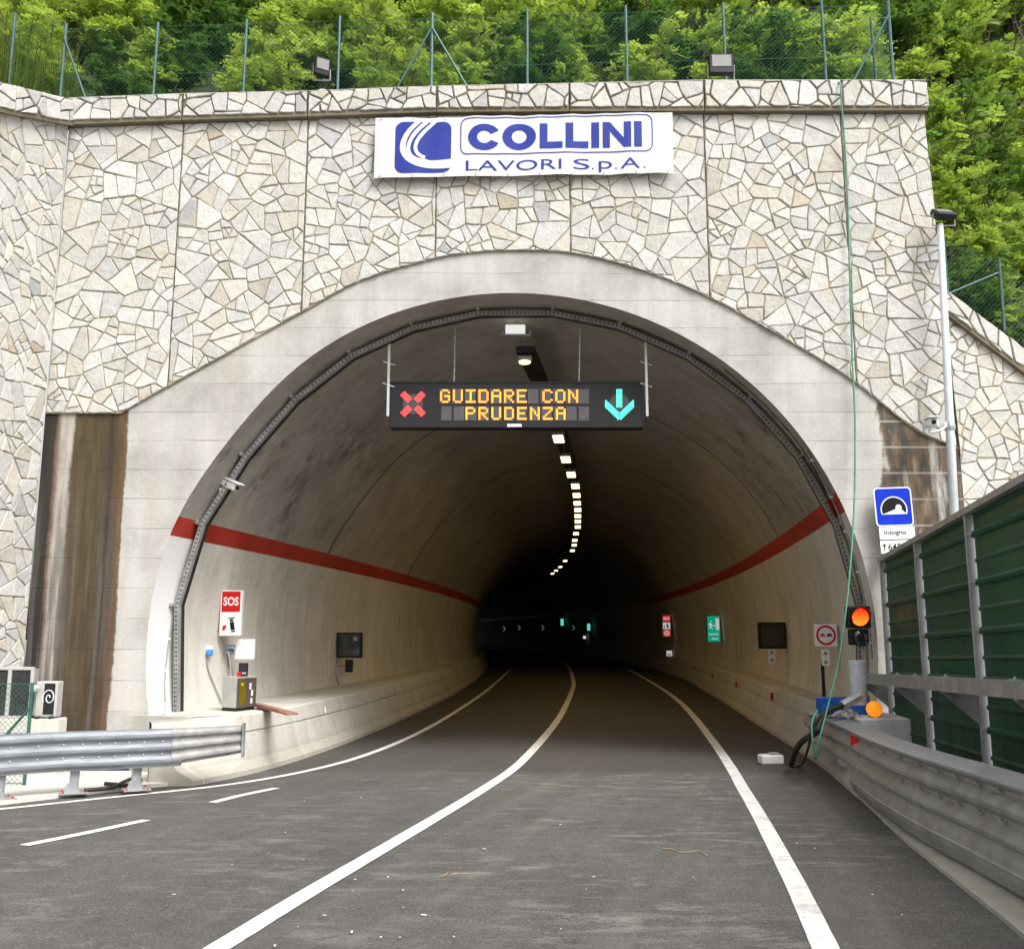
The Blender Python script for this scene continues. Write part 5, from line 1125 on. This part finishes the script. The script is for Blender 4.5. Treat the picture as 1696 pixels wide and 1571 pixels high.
def arcs(x0, y0, cx_, cy_, r0, r1, ex, ey, wd):  # stripe running down from the top edge and sweeping round to the lower right
    L = []
    for k in range(25):
        t = k / 24
        p0, p1, p2, p3 = Vector((x0, y0)), Vector((cx_, cy_)), Vector((r0, r1)), Vector((ex, ey)); u = 1 - t
        L.append(u ** 3 * p0 + 3 * u * u * t * p1 + 3 * u * t * t * p2 + t ** 3 * p3)
    A_, B_ = [], []
    for i, p in enumerate(L): t = (L[min(i + 1, 24)] - L[max(i - 1, 0)]).normalized(); n_ = Vector((-t.y, t.x)); w = lerp(wd[0], wd[1], i / 24) / 2; A_.append(p + n_ * w); B_.append(p - n_ * w)
    bquadstrip(mb, A_, B_, .009)
arcs(73, 7, 28, 45, 38, 88, 128, 79, (6.5, 15)); arcs(86, 7, 42, 45, 50, 74, 88, 74, (6.5, 6)); arcs(100, 7, 58, 42, 62, 62, 84, 68, (6, 6))
mb.build('logo_stripe', M_VINYL, bn_)
mb = MB(); o_, i_ = rrect(142, 3, 462, 65, 12), rrect(143.6, 4.6, 460.4, 63.4, 10.5)
for k in range(len(o_)):
    j = (k + 1) % len(o_); a, b, c, e = o_[k], o_[j], i_[j], i_[k]; m_ = max(1, int(abs(b[0] - a[0]) / 5))
    for s in range(m_): f = lambda p, q, t: (p[0] + (q[0] - p[0]) * t, p[1] + (q[1] - p[1]) * t); mb.face([BN(q[0] / W_, 1 - q[1] / H_, .006) for q in (f(a, b, s / m_), f(a, b, (s + 1) / m_), f(e, c, (s + 1) / m_), f(e, c, s / m_))])
mb.build('frame_print', M_VBLUE, bn_)
mb = MB(); T0, T1 = 15, 57; hC = (T0 + T1) / 2
def ringseg(cx_, a0, a1, rx, ry, ix, iy): A_ = [(cx_ + rx * math.cos(rad(a)), hC + ry * math.sin(rad(a))) for a in [a0 + (a1 - a0) * k / 28 for k in range(29)]]; B_ = [(cx_ + ix * math.cos(rad(a)), hC + iy * math.sin(rad(a))) for a in [a0 + (a1 - a0) * k / 28 for k in range(29)]]; bquadstrip(mb, A_, B_)
ringseg(182, 28, 332, 27, 22, 12, 10.5); ringseg(240, 0, 360, 28, 22, 12.5, 11)
for x_ in (274, 317): bpoly(mb, [(x_, T0), (x_ + 13, T0), (x_ + 13, T1), (x_, T1)]); bpoly(mb, [(x_ + 13, T1 - 11), (x_ + 38, T1 - 11), (x_ + 38, T1), (x_ + 13, T1)])
bpoly(mb, [(360, T0), (373, T0), (373, T1), (360, T1)]); bpoly(mb, [(379, T0), (391, T0), (391, T1), (379, T1)]); bpoly(mb, [(391, T0), (414, T1 - 15), (414, T1), (391, T0 + 15)]); bpoly(mb, [(414, T0), (426, T0), (426, T1), (414, T1)]); bpoly(mb, [(431, T0), (444, T0), (444, T1), (431, T1)])
mb.build('large_lettering', M_VBLUE, bn_)
mb = MB()
for txt, xa, xb, ya, yb in (('LAVORI', 152, 310, 75, 92), ('S', 330, 357, 75, 92), ('.', 361, 364, 90, 92), ('p', 372, 394, 79, 97), ('.', 399, 402, 90, 92), ('A', 408, 440, 75, 92), ('.', 446, 449, 90, 92)):
    vs_, fs_, (a, b, c, d) = text_faces(txt, 1.0, -.004)
    mb.add([BN((xa + (x - a) / (c - a) * (xb - xa)) / W_, 1 - (yb - (y - b) / (d - b) * (yb - ya)) / H_, .007) for x, y in vs_], fs_)
mb.build('small_lettering', M_VBLUE, bn_)
mb = MB()
for k in range(10):
    for w in (.97, .03): p = BN(.02 + .96 * k / 9, w, .004); mb.lathe([(.014, 0), (.014, .004), (.006, .004)], p, (0, -1, 0), 8)
mb.build('eyelet', M_GALVD, bn_)

# ------------------------------------------------------------------ fence on top of the portal
fe = thing('chain_link_fence', 'long green chain link fence standing behind the coping on top of the portal', 'fence', (0, .5, 11.2)); GY = .55
PPX = ((262, 38), (409, 33), (563, 27), (873, 15), (1036, 10), (1197, 5), (1360, 0))
tops = {}
def fpost(p0, p1, r=.026, par=None): mb = MB(); mb.rod(p0, p1, r, 8); mb.build('post', M_GREENP, par or fe)
zg = lambda x: interp(COP_TOP, x) - .15
for px_, py_ in PPX: p = at(px_, py_, GY); fpost((p.x, GY, zg(p.x)), p)
corner = at(110, 40, GY); end_ = at(1470, 0, GY); mid_ = at(716, 22, GY)
for p in (corner, end_, mid_): fpost((p.x, GY, zg(p.x)), p, .032)
fpost((end_.x - .09, GY + .5, zg(6)), (end_.x - .12, GY + .5, end_.z))
for a, b in ((corner, (165, 130)), (end_, (1385, 130)), (mid_, (632, 140)), (mid_, (800, 135))):
    q = at(b[0], b[1], GY); mb = MB(); mb.rod((a.x, GY - .03, a.z - .3), (q.x, GY - .03, zg(q.x) + .02), .02, 8); mb.build('brace', M_GREENP, fe)
wingu = WING_U
wl_ = []
for s_ in (1.3, 3.2): p = corner + wingu * s_; fpost((p.x, p.y, 10.9 - WING_S * s_), (p.x, p.y, 12.75 - WING_S * s_)); wl_.append(p)
mb = MB(); zt_ = lambda s: lerp(corner.z, end_.z, s / (end_.x - corner.x)) - .08
wires(mb, (corner.x, GY, 0), (1, 0, 0), end_.x - corner.x, lambda s: zg(corner.x + s), zt_, .085, .0026)
for f in (0, .5, .985): mb.rod((corner.x, GY - .01, lerp(zg(corner.x) + .03, zt_(0), f)), (end_.x, GY - .01, lerp(zg(end_.x) + .03, zt_(end_.x - corner.x), f)), .004, 5)
wires(mb, (corner.x, GY, 0), wingu, 3.2, lambda s: 11.0 - WING_S * s, lambda s: 12.7 - WING_S * s, .085, .0026)
wires(mb, (end_.x, GY, 0), (0.05, 1, 0), 1.6, lambda s: zg(6.9), lambda s: end_.z - .05, .085, .0026)
mb.build('wire_mesh', M_GREENM, fe)
f2 = thing('chain_link_fence', 'short green chain link fence above the descending right wing wall', 'fence', (8.2, .7, 7.1)); HYY = .72
p1 = at(1654, 428, HYY); b1 = at(1662, 530, HYY); fpost(b1 - UZ * .2, p1, .028, f2); a0 = at(1562, 390, HYY)
fpost((a0.x, HYY, 7.4), a0, .028, f2); mb = MB(); mb.rod(p1 - UZ * .25, at(1572, 486, HYY), .018, 8); mb.build('brace', M_GREENP, f2)
mb = MB(); LL2 = p1.x - a0.x; wires(mb, (a0.x, HYY, 0), (1, 0, 0), LL2, lambda s: 7.8 - .74 * s, lambda s: lerp(a0.z, p1.z, s / LL2), .085, .0022); wires(mb, (p1.x, HYY, 0), (1, .1, 0), 2.2, lambda s: 7.1 - .74 * s, lambda s: p1.z - .74 * s, .085, .0022); mb.build('wire_mesh', M_GREENM, f2)

# ------------------------------------------------------------------ hillside and vegetation
def hill_z(x, y):
    base = 11.0 if x < 6.6 else lerp(11.0, 7.3, min(1, (x - 6.6) / .7)) if x < 7.3 else max(3.0, 7.3 - .74 * (x - 7.3))
    if x < -8: base = 11.0 + .1 * min(8, -8 - x)
    k = lerp(1.0, 1.4, max(0, min(1, (x - 5.5) / 3)))
    return base + k * max(0, y - .9) + .25 * noise.noise((x * .35, y * .35, 3.1)) * min(1, max(0, y - .6))
hb = MB(); hx = [-60, -45, -34, -26] + [-22 + i for i in range(14)] + [-8 + .5 * i for i in range(28)] + [6 + .25 * i for i in range(9)] + [8.5 + .75 * i for i in range(20)] + [26, 34, 45, 60]; hy = [.45, .8, 1.2, 1.7, 2.3, 3, 4, 5, 6, 7, 8, 10, 12, 15, 19, 24, 32, 45]
for i in range(len(hx) - 1):
    for k in range(len(hy) - 1): hb.face([(hx[a], hy[b], hill_z(hx[a], hy[b])) for a, b in ((i, k), (i + 1, k), (i + 1, k + 1), (i, k + 1))])
for x in range(-24, -8):      # land behind the left wing wall, level with its coping, coming forward of the portal
    f = lambda x_, y_: hill_z(x_, .45) - .08 - WING_S * (.45 - y_)
    x1_ = x + 1 if x < -9 else x + .15
    for a, b in ((-4, -2.5), (-2.5, -1.2), (-1.2, .45)): hb.face([(x, a, f(x, a)), (x1_, a, f(x1_, a)), (x1_, b, f(x1_, b)), (x, b, f(x, b))])
mh = N('hillside_soil'); mh.col(mh.ramp(mh.noise(1.5, 6, .7), [(.3, (.012, .016, .006)), (.6, (.03, .045, .012)), (.8, (.06, .055, .025))])).rough(.95).bump(mh.noise(5, 5), .8, .1)
tag(hb.build('hillside', mh.m, smooth=True), kind='structure')

def leaf_mat(name, dark, light, hue_tab):
    m = N(name); tone = m.n('ShaderNodeVertexColor', layer_name='tone').outputs[0]; inf = m.n('ShaderNodeObjectInfo')
    c = m.mix(inf.outputs['Random'], dark, light); c = m.mix(1.0, c, tone, 'MULTIPLY'); m.col(c).rough(.55); m.b.inputs['Specular IOR Level'].default_value = .25
    tr = m.n('ShaderNodeBsdfTranslucent'); m.set(tr.inputs[0], m.mix(1.0, c, (1.4, 1.45, .75), 'MULTIPLY')); ms = m.n('ShaderNodeMixShader'); ms.inputs[0].default_value = .55
    m.t.links.new(m.b.outputs[0], ms.inputs[1]); m.t.links.new(tr.outputs[0], ms.inputs[2]); m.t.links.new(ms.outputs[0], m.out.inputs[0]); return m.m
M_LEAF1 = leaf_mat('acacia_leaf', (.2, .285, .07), (.33, .42, .11), None)
M_LEAF2 = leaf_mat('dark_leaf', (.07, .14, .04), (.12, .2, .05), None)
M_LEAF3 = leaf_mat('yellow_green_leaf', (.2, .29, .05), (.29, .36, .09), None)
M_BARK = plain('bark', (.09, .07, .05), .9, var=.4, scale=10, bump=.4)
M_STALK = leaf_mat('weed_stalk', (.14, .2, .03), (.2, .24, .06), None)
def frond(mb, p, d, L, n, lw, rnd):            # pinnate leaf: leaflets in pairs along a drooping rib
    d = d.normalized(); side = d.cross(UZ)
    side = side.normalized() if side.length > .05 else Vector((1, 0, 0)); up = side.cross(d); t = rnd.uniform(.72, 1.2); roll = rnd.gauss(0, .5); side, up = side * math.cos(roll) + up * math.sin(roll), up * math.cos(roll) - side * math.sin(roll)
    for i in range(n + 1):
        s = (i + 1) / (n + 1); q = p + d * (L * s) - UZ * (.34 * L * s * s) + up * 0; w = lw * (1 - .35 * abs(2 * s - .9)); ll = w * 2.7
        for sg in ((-1, 1) if i < n else (0,)):
            a = (side * sg + d * (.35 if sg else 1)).normalized() - UZ * rnd.uniform(0, .35); b = d * (.5 if sg else 0) + (side if not sg else Vector((0, 0, 0))); b = b.normalized() * w * .5
            k = t * rnd.uniform(.85, 1.15); mb.col = (k, k, k)
            mb.face([q, q + a * ll * .5 - b, q + a * ll, q + a * ll * .5 + b])
def make_tree(name, label, group, seed, H, spread, nstem, nbr, mat, L, n, lw, dens=1.0):
    rnd = random.Random(seed); t = thing(name, label, 'tree', (0, 0, 0), group=group); tr = MB(); cr = MB()
    for s in range(nstem):
        a0 = rnd.uniform(0, 6.28); lean = rnd.uniform(.08, .42) * spread; h = H * rnd.uniform(.72, 1.0); b0 = Vector((rnd.gauss(0, .12), rnd.gauss(0, .12), -.25)); pts = []
        for k in range(7): u = k / 6; pts.append(b0 + Vector((math.cos(a0) * lean * h * u ** 1.4 + rnd.gauss(0, .04), math.sin(a0) * lean * h * u ** 1.4 + rnd.gauss(0, .04), h * u)))
        r0 = .018 * H; tr.path(pts, .02, 6, [r0 * (1 - .82 * k / 6) for k in range(7)])
        for b in range(nbr):
            u = rnd.uniform(.12, 1.0) ** .8; i = min(5, int(u * 6)); p = pts[i].lerp(pts[i + 1], u * 6 - i); a = rnd.uniform(0, 6.28); bl = H * rnd.uniform(.16, .36) * (1.15 - .6 * u) * spread
            dr = Vector((math.cos(a), math.sin(a), rnd.uniform(.1, .8))).normalized(); bp = [p, p + dr * bl * .5 + UZ * .03, p + dr * bl - UZ * .05 * bl]
            tr.path(bp, .01, 4, [r0 * .3, r0 * .2, r0 * .06])
            for f in range(max(3, int(bl * 13 * dens))):
                v = rnd.uniform(.12, 1.05); q = bp[0].lerp(bp[2], v) + Vector((rnd.gauss(0, .04), rnd.gauss(0, .04), rnd.gauss(0, .04))); fa = rnd.uniform(0, 6.28); fd = dr * .55 + Vector((math.cos(fa), math.sin(fa), rnd.uniform(-.15, .75)))
                frond(cr, q, fd, L * rnd.uniform(.6, 1.2), n, lw, rnd)
    tr.build('trunk', M_BARK, t, sub=(0, 0, 0)); cr.build('crown', mat, t, sub=(0, 0, 0), color=True); return t
GA, GB, GC = 'bright acacia saplings on the slope', 'dark shrubs in the undergrowth', 'yellow green bushes on the slope'
LA, LB, LC = 'bright green acacia sapling with feathery leaves on the slope above the portal', 'darker green broad leaved shrub in the undergrowth of the slope', 'yellow green bush catching the light on the slope'
PA = [make_tree('acacia_tree', LA, GA, 10 + k, (3.0, 2.5, 3.4, 2.2)[k], 1.0, 6, 12, M_LEAF1, .4, 6, .066) for k in range(4)]
PB = [make_tree('shrub', LB, GB, 30 + k, (2.0, 2.6)[k], 1.35, 6, 10, M_LEAF2, .2, 4, .062, 1.5) for k in range(2)]
PC = [make_tree('bush', LC, GC, 40 + k, (1.9, 2.5)[k], 1.2, 5, 10, M_LEAF3, .3, 6, .05, 1.1) for k in range(2)]
rt = random.Random(21); spots = []
def put(pool, x, y, s, z=None):
    p = rt.choice(pool); c = p if not p.get('used') else copy_tree(p); p['used'] = 1
    c.location = (x, y, (hill_z(x, y) if z is None else z) - .05); c.rotation_euler = (rt.gauss(0, .06), rt.gauss(0, .06), rt.uniform(0, 6.28)); c.scale = (s, s, s * rt.uniform(.9, 1.15))
for row, (yy, st_, sc) in enumerate(((1.75, 1.15, .62), (2.9, 1.25, .85), (4.3, 1.45, 1.0), (6.2, 1.8, 1.15), (8.6, 2.0, 1.3), (11.5, 2.3, 1.5))):
    x = -10.5 - row * 1.2
    while x < 7.2 + 0 * row:
        k = rt.random(); pool = PA if k < .62 else PB if k < .8 else PC
        if row == 0 and (k > .85 or x > 6.2): x += st_; continue
        put(pool, x + rt.uniform(-.4, .4), yy + rt.uniform(-.4, .4), sc * rt.uniform(.75, 1.2)); x += st_ * rt.uniform(.8, 1.2)
for row, (yy, st_, sc) in enumerate(((1.7, 1.0, .62), (2.6, 1.05, .75), (3.8, 1.15, .9), (5.2, 1.3, 1.0), (6.9, 1.5, 1.05), (9.0, 1.8, 1.2), (11.5, 1.9, 1.3), (14.5, 2.1, 1.5))):
    x = 7.9 + (.2 if row < 2 else -.6)
    while x < 10.4 + row * 1.0:
        k = rt.random(); pool = PA if k < .5 else PB if k < .75 else PC
        put(pool, x + rt.uniform(-.35, .35), yy + rt.uniform(-.3, .3), sc * rt.uniform(.75, 1.15)); x += st_ * rt.uniform(.8, 1.2)
for x, y, z in ((-8.9, .9, None), (-9.6, -.4, 10.6), (-10.3, .2, 10.9), (-9.4, 1.3, None)): put(PC if x < -9 else PA, x, y, .7, z)
for p in PA + PB + PC: del p['used']
# low ground cover over the soil of the slope
gc = MB(); rc_ = random.Random(77)
for k in range(16000):
    x = rc_.uniform(-11, 7) if k < 8000 else rc_.uniform(6.6, 17); y = .7 + 15 * rc_.random() ** 1.5; p = Vector((x, y, hill_z(x, y) + rc_.uniform(.0, .3)))
    a = rc_.uniform(0, 6.28); d = Vector((math.cos(a), math.sin(a), rc_.uniform(-.3, .6))).normalized(); w = d.cross(Vector((rc_.gauss(0, 1), rc_.gauss(0, 1), 1))).normalized(); L = rc_.uniform(.08, .2); t_ = rc_.uniform(.6, 1.2); gc.col = (t_, t_, t_)
    gc.face([p, p + d * L * .5 + w * L * .28, p + d * L, p + d * L * .5 - w * L * .28])
tag(gc.build('undergrowth', M_LEAF2, color=True), kind='stuff')
# grass and weeds along the foot of the fence
gb = MB(); rg = random.Random(5)
def blade(p, h, w, lean, tone):
    a = rg.uniform(0, 6.28); d = Vector((math.cos(a), math.sin(a), 0)); s = Vector((-d.y, d.x, 0)) * w; m_ = p + UZ * h * .6 + d * lean * h * .35; e = p + UZ * h * (1 - lean * .3) + d * lean * h; gb.col = tone; gb.face([p - s, p + s, m_ + s * .7, m_ - s * .7]); gb.face([m_ - s * .7, m_ + s * .7, e])
for k in range(9000):
    x = rg.uniform(-8.2, 6.9); y = rg.uniform(.5, 1.7); cl = noise.noise((x * .9, y * 2, 0)); 
    if cl < -.15: continue
    z = hill_z(x, y); v = rg.uniform(.6, 1.1); blade(Vector((x, y, z)), rg.uniform(.12, .45) * (1 + cl), .006, rg.uniform(.1, .7), (v, v * rg.uniform(.8, 1.05), v * .8))
for cx_, cy_, n_, hh in ((2.0, .85, 420, .85), (-7.2, .8, 300, .6), (-1.0, .9, 300, .7), (-5.0, .8, 150, .5)):
    for k in range(n_): p = Vector((cx_ + rg.gauss(0, .28), cy_ + rg.gauss(0, .15), 11.1)); p.z = hill_z(p.x, p.y); blade(p, hh * rg.uniform(.5, 1.25), .006, rg.uniform(.1, .5), (1.1, 1.0, .9))
tag(gb.build('grass', M_STALK, color=True), kind='stuff')
gb = MB()
for k in range(2600):
    x = rg.uniform(-10.2, -8.1); y = rg.uniform(-1.8, 1.6); z = hill_z(x, .45) - WING_S * max(0, .45 - y) - .1 if y < .6 else hill_z(x, y); v = rg.uniform(.6, 1.1); blade(Vector((x, y, z)), rg.uniform(.6, 2.1), .008, rg.uniform(.05, .35), (v, v, v * .9))
tag(gb.build('reeds', M_STALK, color=True), kind='stuff')
# litter on the asphalt
db = MB(); rl = random.Random(9)
for k in range(80):
    px_ = rl.uniform(420, 1640); py_ = rl.uniform(1270, 1571)
    if rl.random() < .2: px_ = rl.uniform(0, 700)
    p = road(px_, py_, .0)
    if p.x > xr(max(p.y, -14)) - .15 or p.x < -5: continue
    s = rl.choice((.004, .006, .007, .009, .013)); L = s * rl.choice((1, 1, 1.6, 3)); M3 = Matrix.Rotation(rl.uniform(0, 3.1), 3, 'Z'); db.mi = 0 if rl.random() < .75 else 1
    db.box(p + UZ * (.012 + s * .2), (L, s, s * .4), M3)
db.mi = 1
for a, b in (((1097, 1405), (1172, 1413)), ((733, 1446), (775, 1445))):
    P = [road(lerp(a[0], b[0], k / 5), lerp(a[1], b[1], k / 5) + rl.gauss(0, 2), .012) for k in range(6)]; db.path(P, .004, 5)
tag(db.build('litter', [plain('pale_chips', (.6, .58, .52), .8, var=.25), plain('straw_litter', (.38, .26, .16), .8, var=.3)], None), kind='stuff')

# ------------------------------------------------------------------ pieces of a part hang under that part (thing > part > sub-part)
NEST = {'base_plate': 'post', 'anchor_bolt': 'post', 'lens': ('housing', 'body', 'base'), 'visor': 'housing', 'glass': 'housing', 'diffuser': 'housing', 'screen': 'housing', 'sticker': 'housing', 'blue_panel': 'plate', 'white_border': 'plate',
        'black_arch': 'plate', 'light_print': 'plate', 'ring_print': 'plate', 'car_print': 'plate', 'arrow_print': 'plate', 'chevron_print': 'plate', 'plate_print': 'plate', 'exit_print': 'panel', 'pane': 'frame', 'logo_stripe': 'logo_panel',
        'nozzle': 'tube', 'button': 'body', 'label_plate': 'body', 'cap': 'body', 'clip': ('pipe', 'green_panel'), 'spiral_print': 'front_panel', 'end_plate': 'beam_end'}
bare = lambda o: o.name.split('.')[0]
def mid(o): b = o.bound_box; return Vector([(b[0][k] + b[6][k]) / 2 for k in range(3)])
for root in [o for o in scene.objects if o.parent is None and o.children]:
    kids = list(root.children)
    for c in kids:
        want = NEST.get(bare(c))
        if not want or c.type != 'MESH': continue
        cand = [k for k in kids if k is not c and k.type == 'MESH' and bare(k) in ((want,) if isinstance(want, str) else want)]
        if cand: c.parent = min(cand, key=lambda k: (mid(k) - mid(c)).length)
